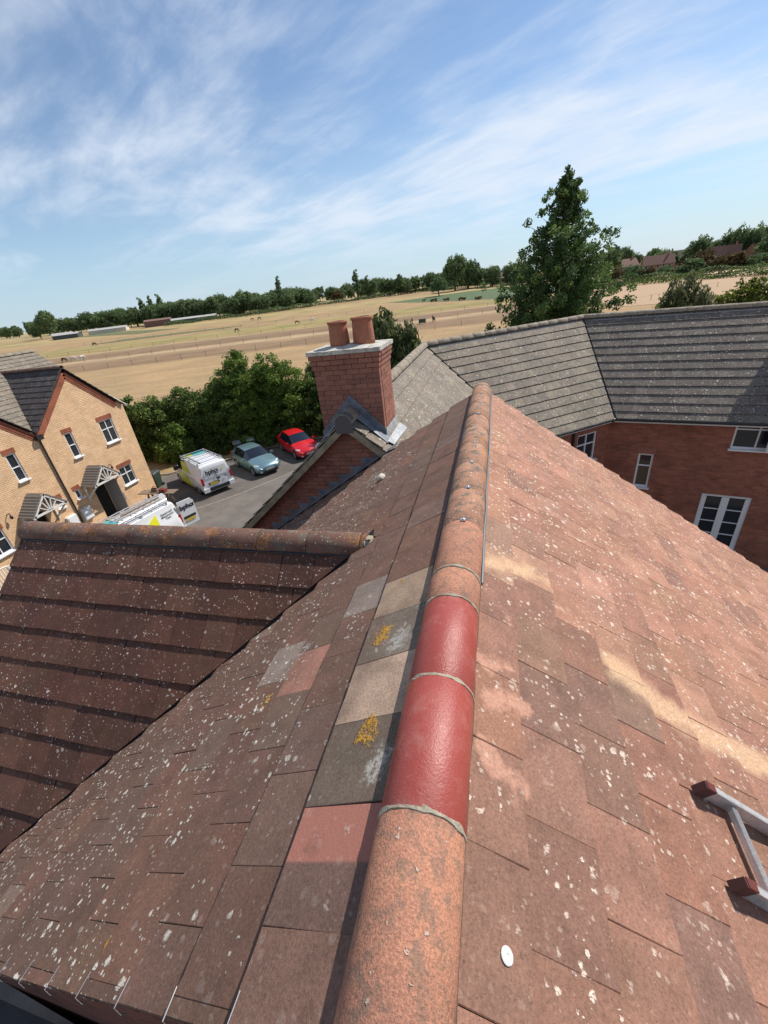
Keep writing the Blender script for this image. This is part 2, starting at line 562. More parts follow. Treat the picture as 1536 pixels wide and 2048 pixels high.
M = dict(
    ridge_old=ridge_material('old_ridge_clay', (0.33, 0.17, 0.11), (0.40, 0.22, 0.14), 1.0, 0.6),
    ridge_bare=ridge_material('bare_ridge_clay', (0.37, 0.175, 0.118), (0.45, 0.215, 0.135), 0.55, 0.0, 22, 0.25),
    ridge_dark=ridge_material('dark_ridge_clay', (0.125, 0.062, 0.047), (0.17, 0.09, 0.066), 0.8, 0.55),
    ridge_grey=ridge_material('grey_ridge', (0.24, 0.20, 0.16), (0.31, 0.27, 0.21), 0.7, 0.35),
    ridge_red=material('red_painted_ridge', painted_ridge),
    mortar=noisy('mortar', (0.36, 0.32, 0.24), (0.26, 0.225, 0.17), 14, 0.95, 130, 0.006),
    undercloak=noisy('undercloak', (0.33, 0.28, 0.19), (0.22, 0.19, 0.13), 7, 0.9, 70, 0.004),
    lead=noisy('lead', (0.10, 0.115, 0.14), (0.18, 0.20, 0.225), 6, 0.5, 30, 0.003, 0.5),  # shade on the flashing is put into this darker lead
    lead_lit=noisy('lit_lead', (0.27, 0.285, 0.30), (0.44, 0.45, 0.45), 6, 0.5, 30, 0.003, 0.5),  # lighter copy of the same lead, sunlight put into its colour
    deck=material('roof_felt', None, (0.045, 0.034, 0.028), 0.95),
    barge=noisy('weathered_board', (0.15, 0.11, 0.055), (0.09, 0.065, 0.04), 9, 0.8, 60, 0.003),
    bitumen=noisy('bitumen', (0.035, 0.035, 0.04), (0.055, 0.055, 0.06), 3, 0.85, 90, 0.004),
    metal=material('galvanised', None, (0.45, 0.46, 0.48), 0.38, 0.9),
    dark_metal=material('dark_strip', None, (0.03, 0.03, 0.032), 0.45, 0.3),
    alu=noisy('ladder_aluminium', (0.60, 0.60, 0.61), (0.46, 0.46, 0.47), 14, 0.38, 140, 0.001, 0.5, 0.6),
    red_rubber=material('red_rubber_cap', None, (0.075, 0.028, 0.026), 0.75),
    red_rib=material('red_rubber_rib', None, (0.19, 0.05, 0.04), 0.7),
    white_upvc=material('white_frame', None, (0.72, 0.73, 0.74), 0.4),
    white_wood=material('white_painted_wood', None, (0.66, 0.64, 0.60), 0.55),
    glass=material('window_glass', None, (0.026, 0.030, 0.036), 0.06, 0, 0.6),
    black=material('black_plastic', None, (0.018, 0.018, 0.02), 0.45),
    grey_plastic=material('grey_plastic', None, (0.16, 0.165, 0.17), 0.5),
    door_grey=material('grey_door', None, (0.20, 0.19, 0.185), 0.45),
    dark_room=material('dark_hallway', None, (0.012, 0.011, 0.010), 0.9),  # near-black colour standing in for the shade inside openings
    stone=noisy('pale_stone', (0.42, 0.40, 0.34), (0.52, 0.49, 0.42), 20, 0.9, 120, 0.004),
    chalk=noisy('white_disc', (0.60, 0.60, 0.57), (0.52, 0.52, 0.48), 40, 0.7, 200, 0.002),
    slab=noisy('chimney_slab', (0.52, 0.50, 0.44), (0.33, 0.31, 0.27), 9, 0.95, 80, 0.006, 0.2, 0, (0.70, 0.68, 0.62)),
    pot=ridge_material('chimney_pot_clay', (0.34, 0.125, 0.075), (0.40, 0.155, 0.09), 0.40, 0.0),
    brick=brick_piece('red_brick', (0.34, 0.15, 0.105), (0.24, 0.108, 0.08), (0.14, 0.08, 0.062)),
    brick_mortar=noisy('brick_mortar', (0.26, 0.19, 0.14), (0.16, 0.09, 0.07), 5, 0.95, 80, 0.004),
    red_wall_y=brick_material('red_brickwork_y', (0, 1), (0.20, 0.075, 0.055), (0.14, 0.052, 0.042), (0.16, 0.10, 0.08)),
    red_wall_x=brick_material('red_brickwork_x', (1, 0), (0.20, 0.075, 0.055), (0.14, 0.052, 0.042), (0.16, 0.10, 0.08)),
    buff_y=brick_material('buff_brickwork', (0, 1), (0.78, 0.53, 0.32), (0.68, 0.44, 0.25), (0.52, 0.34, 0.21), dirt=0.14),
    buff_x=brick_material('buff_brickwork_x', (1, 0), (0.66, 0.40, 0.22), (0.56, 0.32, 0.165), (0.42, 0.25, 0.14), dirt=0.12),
    red_trim=brick_material('red_brick_trim', (0, 1), (0.38, 0.115, 0.06), (0.30, 0.09, 0.05), (0.30, 0.15, 0.10), 0.075, 0.225),
    asphalt=noisy('asphalt', (0.125, 0.108, 0.095), (0.165, 0.145, 0.125), 0.9, 0.9, 45, 0.006),
    asphalt_dark=noisy('bay_asphalt', (0.105, 0.092, 0.082), (0.14, 0.122, 0.106), 0.9, 0.9, 45, 0.006),
    kerb=noisy('concrete', (0.36, 0.32, 0.26), (0.28, 0.245, 0.2), 4, 0.9, 60, 0.004),
    dry_lawn=noisy('dry_lawn', (0.34, 0.235, 0.115), (0.23, 0.165, 0.075), 1.3, 0.95, 18, 0.03),
    timber=noisy('worn_timber', (0.16, 0.11, 0.075), (0.23, 0.17, 0.12), 9, 0.8, 60, 0.003),
    bark=noisy('bark', (0.10, 0.075, 0.05), (0.06, 0.045, 0.033), 7, 0.95, 40, 0.02),
)


def leaf_material(name, c1, c2, c3):
    def fn(t, b):
        v = t.nd('Attribute', attribute_name='tint').outputs['Fac']
        c = t.ramp(v, [(0.0, c1), (0.55, c2), (1.0, c3)])
        t.put(b.inputs['Base Color'], c)
        b.inputs['Roughness'].default_value = 0.6
        b.inputs['Specular IOR Level'].default_value = 0.25
        tr = t.nd('BsdfTranslucent', {'Color': c})
        mx = t.nd('MixShader', {0: 0.36, 1: b.outputs[0], 2: tr.outputs[0]})
        t.L.new(mx.outputs[0], t.N['Material Output'].inputs[0])
    return material(name, fn)


LEAF = dict(
    hedge=leaf_material('hedge_leaf', (0.0325, 0.0617, 0.0162), (0.0894, 0.1429, 0.0325), (0.1868, 0.2518, 0.0569)),
    bright=leaf_material('bright_leaf', (0.053, 0.0937, 0.0181), (0.1286, 0.2042, 0.0363), (0.2268, 0.3099, 0.0605)),
    dark=leaf_material('dark_leaf', (0.0374, 0.0693, 0.0267), (0.096, 0.1601, 0.0481), (0.2, 0.2802, 0.0747)),
    willow=leaf_material('willow_leaf', (0.06, 0.078, 0.03), (0.114, 0.144, 0.054), (0.18, 0.21, 0.084)),
    far=leaf_material('far_leaf', (0.0628, 0.0995, 0.0471), (0.1308, 0.1884, 0.0785), (0.2224, 0.2878, 0.1046)),
    olive=leaf_material('olive_leaf', (0.066, 0.077, 0.0385), (0.1265, 0.1375, 0.066), (0.187, 0.198, 0.0935)),
    lime=leaf_material('lime_leaf', (0.06, 0.08, 0.015), (0.13, 0.16, 0.025), (0.20, 0.23, 0.04)),
    rust=leaf_material('rust_leaf', (0.06, 0.045, 0.02), (0.12, 0.085, 0.035), (0.17, 0.12, 0.05)),
)


# ---------------------------------------------------------------- ground and fields
def terrain_h(x, y):
    d_ = -0.45 * x + 0.893 * y
    if d_ <= 120:
        return 0.0
    q = (d_ - 120) / 300
    if q < 1:
        return 5.4 * q * q * (3 - 2 * q)
    return 5.4 * (1 + min(q - 1, 6) * 0.25)


def ground_fn(t, b):
    p = t.pos()
    wv = t.m('MULTIPLY', t.m('SUBTRACT', t.noise(p, 0.03, 4, 0.6), 0.5), 14.0)
    bb = t.m('ADD', t.v('DOT_PRODUCT', p, (-0.27, 0.96, 0)), wv)
    f_ = t.m('DIVIDE', bb, 420.0, clamp=True)
    tan_, tan2 = (0.345, 0.238, 0.13), (0.315, 0.218, 0.122)
    brown, pale, straw = (0.215, 0.142, 0.085), (0.38, 0.28, 0.17), (0.29, 0.215, 0.10)
    st = [(0, tan2), (70, tan_), (104, tan_), (110, brown), (130, (0.28, 0.19, 0.115)), (135, pale), (139, pale), (143, brown), (161, (0.25, 0.17, 0.105)),
          (165, pale), (169, straw), (196, (0.30, 0.25, 0.11)), (206, tan2), (250, tan_), (292, (0.36, 0.28, 0.14)), (330, tan2), (420, (0.36, 0.28, 0.15))]
    c = t.ramp(f_, [(a / 420, k) for a, k in st])
    n1 = t.noise(p, 0.09, 6, 0.6)
    n2 = t.noise(p, 1.3, 5, 0.65)
    streak = t.noise(t.nd('CombineXYZ', {0: t.v('DOT_PRODUCT', p, (0.012, 0.0034, 0)), 1: t.v('DOT_PRODUCT', p, (-0.11, 0.39, 0)), 2: 0.0}).outputs[0], 1.0, 5, 0.6)
    c = t.mix(1.0, c, t.ramp(n1, [(0.3, (0.8, 0.82, 0.84)), (0.7, (1.14, 1.1, 1.06))]), 'MULTIPLY')
    c = t.mix(1.0, c, t.ramp(streak, [(0.3, (0.86, 0.86, 0.86)), (0.65, (1.08, 1.08, 1.08))]), 'MULTIPLY')
    c = t.mix(1.0, c, t.ramp(n2, [(0.3, (0.86, 0.86, 0.86)), (0.7, (1.12, 1.12, 1.12))]), 'MULTIPLY')
    # ragged green where the grass has held on
    gz = t.m('MULTIPLY', t.step(t.noise(p, 0.05, 5, 0.62), 0.52, 0.66), t.step(bb, 150, 190))
    c = t.mix(t.m('MULTIPLY', gz, 0.5), c, (0.17, 0.18, 0.055))
    t.put(b.inputs['Base Color'], c)
    b.inputs['Roughness'].default_value = 0.95
    b.inputs['Specular IOR Level'].default_value = 0.1
    bump(t, b, n2, 0.12, 0.5)


M['ground'] = material('dry_fields', ground_fn)


def graded(lo, hi, near0, near1, stp, grow):
    a = list(np.arange(near0, near1 + 0.1, stp))
    s_, x = stp, near1
    while x < hi:
        s_ *= grow
        x += s_
        a.append(x)
    s_, x = stp, near0
    while x > lo:
        s_ *= grow
        x -= s_
        a.insert(0, x)
    return a


gx = graded(-6000, 6000, -340, 140, 12, 1.22)
gy = graded(-600, 7000, -60, 480, 12, 1.22)
gv = [(x, y, terrain_h(x, y)) for y in gy for x in gx]
nx = len(gx)
gf = [(j * nx + i, j * nx + i + 1, (j + 1) * nx + i + 1, (j + 1) * nx + i) for j in range(len(gy) - 1) for i in range(nx - 1)]
tag(obj('ground', gv, gf, M['ground'], smooth=True), kind='structure')


def sheet(name, pts, z, mat):
    return tag(obj(name, [(x, y, z) for x, y in pts], [tuple(range(len(pts)))], mat), kind='structure')


def draped(name, poly, mat, dz=0.06, stp=10.0):
    """a field laid over the terrain: a clipped grid"""
    xs = [p[0] for p in poly]
    ys = [p[1] for p in poly]
    vs, fs = [], []
    y = min(ys)
    while y < max(ys):
        x = min(xs)
        while x < max(xs):
            q = clip([(x, y), (x + stp, y), (x + stp, y + stp), (x, y + stp)], poly)
            if len(q) >= 3:
                k = len(vs)
                vs += [(a, b, terrain_h(a, b) + dz) for a, b in q]
                fs.append(tuple(range(k, k + len(q))))
            x += stp
        y += stp
    return tag(obj(name, vs, fs, mat), kind='structure')


def crop_fn(c1, c2):
    def fn(t, b):
        p = t.pos()
        n = t.noise(p, 0.08, 5, 0.6)
        rows = t.noise(t.nd('CombineXYZ', {0: t.v('DOT_PRODUCT', p, (0.02, 0.01, 0)), 1: t.v('DOT_PRODUCT', p, (-0.2, 0.5, 0)), 2: 0.0}).outputs[0], 1.0, 4, 0.6)
        c = t.mix(t.m('MULTIPLY', t.m('ADD', n, rows), 0.5), c1, c2)
        t.put(b.inputs['Base Color'], c)
        b.inputs['Roughness'].default_value = 0.95
    return fn


M['crop'] = material('green_crop', crop_fn((0.040, 0.072, 0.022), (0.085, 0.125, 0.04)))
M['weeds'] = material('green_weeds', crop_fn((0.06, 0.085, 0.03), (0.16, 0.15, 0.06)))
M['stubble'] = material('far_stubble', crop_fn((0.46, 0.34, 0.19), (0.60, 0.46, 0.28)))
draped('green_crop_field', [(-62, 262), (-36, 236), (4, 204), (34, 206), (30, 300), (-18, 297)], M['crop'])
draped('weed_strip', [(-186, 168), (-128, 190), (-120, 200), (-180, 184)], M['weeds'], 0.08, 6)
draped('weed_strip', [(-262, 232), (-196, 210), (-176, 222), (-258, 252)], M['weeds'], 0.08, 6)
draped('stubble_field', [(-150, 345), (-60, 395), (-70, 412), (-150, 375)], M['stubble'], 0.1, 8)
draped('stubble_field', [(-190, 340), (-120, 372), (-130, 400), (-200, 362)], M['stubble'], 0.1, 8)
draped('stubble_field', [(70, 196), (150, 190), (190, 260), (92, 236)], M['stubble'], 0.1, 8)
draped('ploughed_field', [(18, 120), (70, 105), (84, 205), (30, 205)], material('ploughed', crop_fn((0.30, 0.19, 0.105), (0.42, 0.28, 0.16))), 0.05, 8)

# near the houses
KERB = [(-30, 20.2), (-21.6, 21.6), (-20.6, 22.5), (-18.3, 24.25), (-16.5, 26.2), (-15.2, 27.0), (-11, 29.2), (-4, 31)]
sheet('road', [(-30, -14), (12, -14), (12, 5), (-2, 5), (-4, 31), (-11, 29.2), (-15.2, 27.0), (-16.5, 26.2), (-18.3, 24.25), (-20.6, 22.5), (-21.6, 21.6), (-30, 20.2)], 0.006, M['asphalt'])
LINE = [(-18.6, 14.6), (-17.0, 15.9), (-15.37, 17.46), (-14.24, 18.81), (-13.43, 20.12), (-12.72, 21.22), (-11.6, 23.2), (-10.6, 26)]
sheet('parking_bay', LINE + [(-10.4, 29.0), (-11, 29.1), (-15.2, 26.9), (-16.5, 26.1), (-18.3, 24.15), (-20.5, 22.4), (-21.4, 21.6), (-21.4, 19.2), (-20.0, 19.2), (-20.0, 15.0)], 0.011, M['asphalt_dark'])


def ribbon(name, pts, wd, z0, z1, mat, kind='structure'):
    mb = MB()
    pts = [V((x, y, 0)) for x, y in pts]
    ls, rs = [], []
    for i, p in enumerate(pts):
        d_ = (pts[min(i + 1, len(pts) - 1)] - pts[max(i - 1, 0)]).normalized()
        n = V((-d_.y, d_.x, 0))
        ls.append(p + n * wd / 2)
        rs.append(p - n * wd / 2)
    for i in range(len(pts) - 1):
        q = [ls[i], rs[i], rs[i + 1], ls[i + 1]]
        mb.add([a + V((0, 0, z0)) for a in q] + [a + V((0, 0, z1)) for a in q], [(4, 5, 6, 7), (0, 1, 5, 4), (2, 3, 7, 6)])
    return tag(mb.build(name, mat), kind=kind)


ribbon('bay_edging', LINE, 0.075, 0.0, 0.022, M['kerb'])
ribbon('kerb', KERB, 0.15, 0.0, 0.12, M['kerb'])
sheet('lawn', [(-30, 20.3), (-21.7, 21.7), (-20.7, 22.6), (-18.4, 24.35), (-16.6, 26.3), (-15.2, 27.1), (-11, 29.3), (-4, 31.1), (-4, 36), (-30, 34)], 0.05, M['dry_lawn'])
sheet('front_path', [(-20.2, 3), (-18.9, 3), (-18.9, 18.9), (-20.2, 18.9)], 0.016, M['kerb'])
sheet('rear_patio', [(4.4, 6.2), (14, 6.2), (14, 16), (4.4, 16)], 0.02, M['asphalt_dark'])


# ---------------------------------------------------------------- tiled roofs
def group_part(name, parent):
    """an Empty part that only holds its pieces (its frame is the world's)"""
    o = bpy.data.objects.new(name, None)
    o.empty_display_size = 0.1
    return link(o, parent)


class Roof:
    """one roof plane: local u along the ridge, v down the slope"""
    def __init__(s, O, a, dn):
        s.O, s.a, s.dn = V(O), V(a).normalized(), V(dn).normalized()
        s.n = s.a.cross(-s.dn).normalized()

    def pt(s, u, v, h=0.0):
        return s.O + s.a * u + s.dn * v + s.n * h

    def uv(s, p):
        d_ = V(p) - s.O
        return d_.dot(s.a), d_.dot(s.dn)


LIFTS = {'L': 0.042, 'R': 0.030, 'G': 0.022, 'Z': 0.032}
THICK = 0.018
FULL = {}


def tile_geo(poly, uc, vt, vh, lap_len, LIFT, bevel=0.0022):
    cx = sum(p[0] for p in poly) / len(poly)
    cy = sum(p[1] for p in poly) / len(poly)
    n = len(poly)
    bot, out, inn = [], [], []
    for (u, v) in poly:
        z = LIFT * (v - vh) / lap_len
        bot.append((u - uc, vt - v, z))
        out.append((u - uc, vt - v, z + THICK - bevel))
        d_ = math.hypot(cx - u, cy - v) + 1e-6
        k = bevel * 1.4 / d_
        inn.append((u + (cx - u) * k - uc, vt - v - (cy - v) * k, z + THICK))
    fs = [tuple(range(2 * n, 3 * n))]
    for i in range(n):
        j = (i + 1) % n
        fs.append((i, j, n + j, n + i))
        fs.append((n + i, n + j, 2 * n + j, 2 * n + i))
    return bot + out + inn, fs


def gen_tiles(roof, part, side, polys, W, g, v0, uoff, vmax, color, whole=None, lap=0.06, jit=1.0):
    """list of tile records for one roof plane"""
    recs = []
    us = [p[0] for q in polys for p in q]
    lo, hi = min(us), max(us)
    j = 0
    while True:
        vt = v0 + g * j
        vh = max(vt - g - lap, 0.0) if j else 0.0
        if vh >= vmax - 0.02:
            break
        L = vt - vh
        off = uoff + (W / 2 if j % 2 else 0.0)
        i0 = math.floor((lo - off) / W) - 1
        i1 = math.ceil((hi - off) / W) + 1
        for i in range(i0, i1):
            gp = R.choice((0.0004, 0.0007, 0.001, 0.0016)) * (1 if side != 'G' else 4.5)
            ua, ub = off + W * i + 0.0004, off + W * (i + 1) - gp
            dv = R.uniform(-0.004, 0.004) * jit
            rect = [(ua, vh + dv), (ua, vt + dv), (ub, vt + dv), (ub, vh + dv)]
            if whole and whole(ua, ub, vh, vt):
                pieces = [rect]
            else:
                pieces = [clip(rect, q) for q in polys]
            for pc in pieces:
                if len(pc) < 3 or area(pc) < 0.004:
                    continue
                full = abs(area(pc) - area(rect)) < 1e-6
                uc = (ua + ub) / 2
                vm = sum(p[1] for p in pc) / len(pc)
                um = sum(p[0] for p in pc) / len(pc)
                pp = project(roof.pt(um, vm, 0.02))
                size = 0.0
                if pp and -60 < pp[0] < 1596 and -60 < pp[1] < 2108:
                    size = area(pc) * F_PX ** 2 / pp[2] ** 2 * abs((CAM - roof.pt(um, vm)).normalized().dot(roof.n))
                recs.append(dict(roof=roof, part=part, side=side, poly=pc, full=full, uc=uc, vt=vt + dv, vh=vh + dv, L=L, size=size, col=color(um, vm, j),
                                 rot=(R.gauss(0, 0.0045) * jit, R.gauss(0, 0.0045) * jit, R.gauss(0, 0.0035) * jit), key=(round(W, 4), round(L, 4), gp, side)))
        j += 1
    return recs


def nibble(pl, vt):
    out = []
    n = len(pl)
    for i in range(n):
        a, b = pl[i], pl[(i + 1) % n]
        out.append(a)
        if abs(a[1] - vt) < 1e-4 and abs(b[1] - vt) < 1e-4 and abs(a[0] - b[0]) > 0.1:
            for q in range(1, 7):
                f = (q + R.uniform(-.3, .3)) / 7
                chip = R.uniform(.004, .009) if R.random() < .08 else 0.0
                out.append((a[0] + (b[0] - a[0]) * f, vt + R.uniform(-.0022, .0012) - chip))
    return out


def tile_matrix(r):
    rf = r['roof']
    Mx = Matrix((rf.a, -rf.dn, rf.n)).transposed().to_4x4()
    Mx.translation = rf.pt(r['uc'], r['vt'], 0.003)
    return Mx @ Euler(r['rot']).to_matrix().to_4x4()


def emit_tiles(recs, budget, name='roof_tile'):
    recs.sort(key=lambda r: -r['size'])
    joined = {}
    for k, r in enumerate(recs):
        if k < budget and r['size'] > 0:
            if r['full'] and r['key'] in FULL and not (r['side'] in 'LR' and k < 220):
                me = FULL[r['key']]
            else:
                pl, worn = r['poly'], r['side'] in 'LR' and k < 220
                if worn:                     # frost-nibbled lower edge
                    pl = nibble(pl, r['vt'])
                vs, fs = tile_geo(pl, r['uc'], r['vt'], r['vh'], r['L'], LIFTS[r['side']])
                me = me_from(name, vs, fs)
                if r['full'] and not worn:
                    FULL[r['key']] = me
            o = bpy.data.objects.new(name, me)
            if not me.materials:
                me.materials.append(None)
            col.objects.link(o)
            o.parent = r['part']
            o.material_slots[0].link = 'OBJECT'
            o.material_slots[0].material = TILE[(r['side'], 0)]
            o.color = (*r['col'], 1)
            o.matrix_world = tile_matrix(r)
            o.matrix_parent_inverse = WM.get(r['part'].name, Matrix()).inverted()
            o.matrix_basis = tile_matrix(r)
        else:
            joined.setdefault((r['part'].name, r['side']), []).append(r)
    for (pn, side), rs in joined.items():
        vs, fs, tint = [], [], []
        for r in rs:
            v_, f_ = tile_geo(r['poly'], r['uc'], r['vt'], r['vh'], r['L'], LIFTS[r['side']])
            mx = tile_matrix(r)
            k = len(vs)
            vs += [mx @ V(q) for q in v_]
            fs += [tuple(i + k for i in q) for q in f_]
            tint += [(*r['col'], 1)] * len(f_)
        me = me_from('roof_tiling', vs, fs)
        at = me.attributes.new('tint', 'FLOAT_COLOR', 'FACE')
        at.data.foreach_set('color', np.array(tint, dtype=np.float32).ravel())
        me.materials.append(TILE[(side, 1)])
        o = bpy.data.objects.new('roof_tiling', me)
        link(o, rs[0]['part'])
        o['kind'] = 'stuff'


def deck(name, roof, pts, parent, drop=-0.006):
    return obj(name, [roof.pt(u, v, drop) for u, v in pts], [tuple(range(len(pts)))], M['deck'], parent)


def pick(pal):
    """random tile colour from (weight, colour) with a little variation"""
    tw = sum(w_ for w_, c in pal)
    x = R.uniform(0, tw)
    for w_, c in pal:
        x -= w_
        if x <= 0:
            break
    k = R.uniform(0.92, 1.08)
    return tuple(min(1, q * k * R.uniform(0.97, 1.03)) for q in c)


RIDGE_ME = {}


def ridge_mesh(length, ro=0.128, th=0.016, sag=0.0):
    key = (round(length, 3), ro)
    if key in RIDGE_ME:
        return RIDGE_ME[key].copy()
    n = 14
    vs, fs = [], []
    for y in (0.0, 0.004, length - 0.004, length):
        for rr in (ro - (0.003 if y in (0.0, length) else 0.0), ro - th):
            for k in range(n + 1):
                a_ = math.pi * k / n
                vs.append((rr * math.cos(a_), y, rr * math.sin(a_)))
    w_ = n + 1
    for s_ in range(3):
        for k in range(n):
            o_ = s_ * 2 * w_
            fs.append((o_ + k, o_ + k + 1, o_ + 2 * w_ + k + 1, o_ + 2 * w_ + k))
            fs.append((o_ + w_ + k, o_ + 3 * w_ + k, o_ + 3 * w_ + k + 1, o_ + w_ + k + 1))
    for o_ in (0, 6 * w_):
        for k in range(n):
            fs.append((o_ + k, o_ + w_ + k, o_ + w_ + k + 1, o_ + k + 1))
    for k in (0, n):
        for s_ in range(3):
            o_ = s_ * 2 * w_
            fs.append((o_ + k, o_ + 2 * w_ + k, o_ + 3 * w_ + k, o_ + w_ + k))
    me = me_from('ridge_tile', vs, fs, True)
    bm = bmesh.new()
    bm.from_mesh(me)
    bmesh.ops.recalc_face_normals(bm, faces=bm.faces)
    for e in bm.edges:
        if e.calc_face_angle(0) > 0.9:
            e.smooth = False
    bm.to_mesh(me)
    bm.free()
    RIDGE_ME[key] = me
    return me.copy()


def ridge_run(parent, P0, P1, mats, step, names=None, ro=0.128, gap=0.004, drop=0.0, jit=1.0, cuts=None):
    """half-round ridge tiles from P0 to P1"""
    P0, P1 = V(P0), V(P1)
    d_ = (P1 - P0)
    L = d_.length
    d_.normalize()
    x = d_.cross(V((0, 0, 1))).normalized()
    z = x.cross(d_)
    s_ = 0.0
    k = 0
    while s_ < L - 0.02:
        ln = cuts[k] if cuts and k < len(cuts) else step
        ln = min(ln, L - s_)
        me = ridge_mesh(ln - gap, ro)
        me.materials.clear()
        me.materials.append(mats(k) if callable(mats) else mats)
        o = bpy.data.objects.new('ridge_tile', me)
        link(o, parent)
        Mx = Matrix((x, d_, z)).transposed().to_4x4()
        Mx.translation = P0 + d_ * s_ + V((0, 0, -drop + R.uniform(-0.003, 0.003) * jit))
        o.matrix_basis = Mx @ Euler((R.gauss(0, 0.005) * jit, R.gauss(0, 0.01) * jit, R.gauss(0, 0.005) * jit)).to_matrix().to_4x4()
        s_ += ln
        k += 1


def half_ring(P, d_, ro, wd, mat, parent, name='mortar_joint', wob=0.004):
    """bead of mortar over a joint between ridge tiles"""
    d_ = V(d_).normalized()
    x = d_.cross(V((0, 0, 1))).normalized()
    z = x.cross(d_)
    n = 22
    vs, fs = [], []
    for k in range(n + 1):
        a_ = math.pi * k / n
        w_ = wd / 2 * R.uniform(0.55, 1.3) * (1 + .35 * math.sin(k * .9 + P[1] * 7))
        for (t_, rr) in ((-w_, ro - 0.006), (-w_ * 0.6, ro + 0.0022 + R.uniform(-1, 1) * 0.0014), (w_ * 0.6, ro + 0.0022 + R.uniform(-1, 1) * 0.0015), (w_, ro - 0.006)):
            vs.append(V(P) + d_ * t_ + x * (rr * math.cos(a_)) + z * (rr * math.sin(a_)))
    for k in range(n):
        for q in range(3):
            fs.append((k * 4 + q, k * 4 + q + 1, k * 4 + q + 5, k * 4 + q + 4))
    return obj(name, vs, fs, mat, parent)


# ---------------------------------------------------------------- the house under the camera
QR, QL, QG = rad(35.5), rad(33.0), rad(42.0)
Y0, Y1 = 0.14, 6.05
ZR = 8.2
houseA = thing('house', 'red brick house with brown tiled roof and half-round ridge running away from the camera', 'house', (0, 3, 0))
main_roof = group_part('main_roof', houseA)
RR = Roof((0, 0, ZR), (0, 1, 0), (math.cos(QR), 0, -math.sin(QR)))
RL = Roof((0, 0, ZR), (0, -1, 0), (-math.cos(QL), 0, -math.sin(QL)))
XE_R, XE_L = 5.4, -4.3
VR, VL = XE_R / math.cos(QR), -XE_L / math.cos(QL)
TL, TG = math.tan(QL), math.tan(QG)
GY, GZ, GX1 = 2.87, 7.677, -4.90                # cross gable: ridge line y, z and far end
GX0 = -(ZR - GZ) / TL


def valley_y(x, sgn):
    return GY + sgn * (-x + GX0) * TL / TG


cl_ = math.cos(QL)
near_poly = [(-Y0, 0), (-GY, 0), (-GY, -GX0 / cl_), (-valley_y(XE_L, -1), VL), (-Y0, VL)]
far_poly = [(-GY, 0), (-Y1, 0), (-Y1, VL), (-valley_y(XE_L, 1), VL), (-GY, -GX0 / cl_)]


def inset_valley(poly, d_=0.055):
    """move the valley edge away from the gutter"""
    out = []
    for (u, v) in poly:
        if abs(u + GY) < 1e-6 and v > 0.5:
            out.append((u, v - d_))
        elif v >= VL - 1e-6 and abs(u + Y0) > 0.01 and abs(u + Y1) > 0.01:
            out.append((u + (d_ if u > -GY else -d_), v))
        else:
            out.append((u, v))
    return out


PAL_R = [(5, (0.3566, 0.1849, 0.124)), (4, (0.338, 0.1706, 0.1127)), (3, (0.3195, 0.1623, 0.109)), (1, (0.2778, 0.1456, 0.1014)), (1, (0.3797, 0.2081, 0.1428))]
PAL_L = [(6, (0.1408, 0.077, 0.0549)), (4, (0.1302, 0.0728, 0.0533)), (2, (0.1443, 0.0888, 0.0672)), (2, (0.1583, 0.0816, 0.0565)), (0.6, (0.169, 0.1126, 0.0879))]  # same tile as the right slope, colour darkened for its weaker sun
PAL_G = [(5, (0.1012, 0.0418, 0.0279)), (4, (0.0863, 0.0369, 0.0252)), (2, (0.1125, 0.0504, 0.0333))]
SPEC_R = [((0.6, 1.41), (0.1911, 0.1067, 0.0795)), ((0.65, 1.12), (0.2002, 0.1108, 0.0795)), ((1.06, 1.45), (0.2184, 0.1313, 0.0947)), ((0.3, 1.84), (0.2275, 0.119, 0.0871)), ((0.56, 1.9), (0.2457, 0.1272, 0.091)), ((0.87, 1.83), (0.2229, 0.1149, 0.0795)), ((0.57, 0.76), (0.1956, 0.1026, 0.0743)), ((0.23, 0.45), (0.2093, 0.1108, 0.0795)), ((0.89, 0.56), (0.2002, 0.1108, 0.0834)), ((0.62, 0.48), (0.2457, 0.1272, 0.0871)), ((0.3, 1.45), (0.2731, 0.1395, 0.0985)), ((0.3, 0.78), (0.2366, 0.1232, 0.0871)), ((0.87, 1.12), (0.2275, 0.119, 0.0871)), ((0.87, 0.8), (0.2639, 0.1355, 0.0947)), ((0.28, 2.06), (0.3276, 0.1929, 0.1288)), ((0.28, 2.4), (0.2731, 0.1642, 0.1175))]
SPEC_L = [((0.36, 1.14), (0.3933, 0.2753, 0.2012)), ((1.06, 1.45), (0.3146, 0.1498, 0.1084)), ((0.4, 0.5), (0.1442, 0.085, 0.0658)), ((0.37, 1.74), (0.2972, 0.2105, 0.1471)), ((1.39, 1.61), (0.236, 0.1822, 0.1509)), ((0.4, 0.83), (0.1311, 0.0972, 0.0735)), ((0.4, 1.47), (0.1748, 0.1376, 0.1084)), ((0.72, 1.9), (0.2098, 0.1619, 0.1354)), ((0.4, 0.2), (0.1879, 0.1052, 0.0774))]


def near_spec(lst, s_, y_, dv=0.15, dy=0.165):
    best = None
    for (a, b), c in lst:
        k = max(abs(a - s_) / dv, abs(b - y_) / dy)
        if k < 1 and (best is None or k < best[0]):
            best = (k, c)
    return best and best[1]


def color_r(u, v, j):
    c = near_spec(SPEC_R, v, u)
    if c:
        return c
    c = pick(PAL_R)
    if u < 1.9 and v < 2.2:                  # the near tiles are browner
        c = tuple(q * k for q, k in zip(c, (0.80, 0.78, 0.80)))
        if 0.34 < v < 0.95:                  # a darker weathered run below the first course
            c = tuple(q * 0.80 for q in c)
    return c


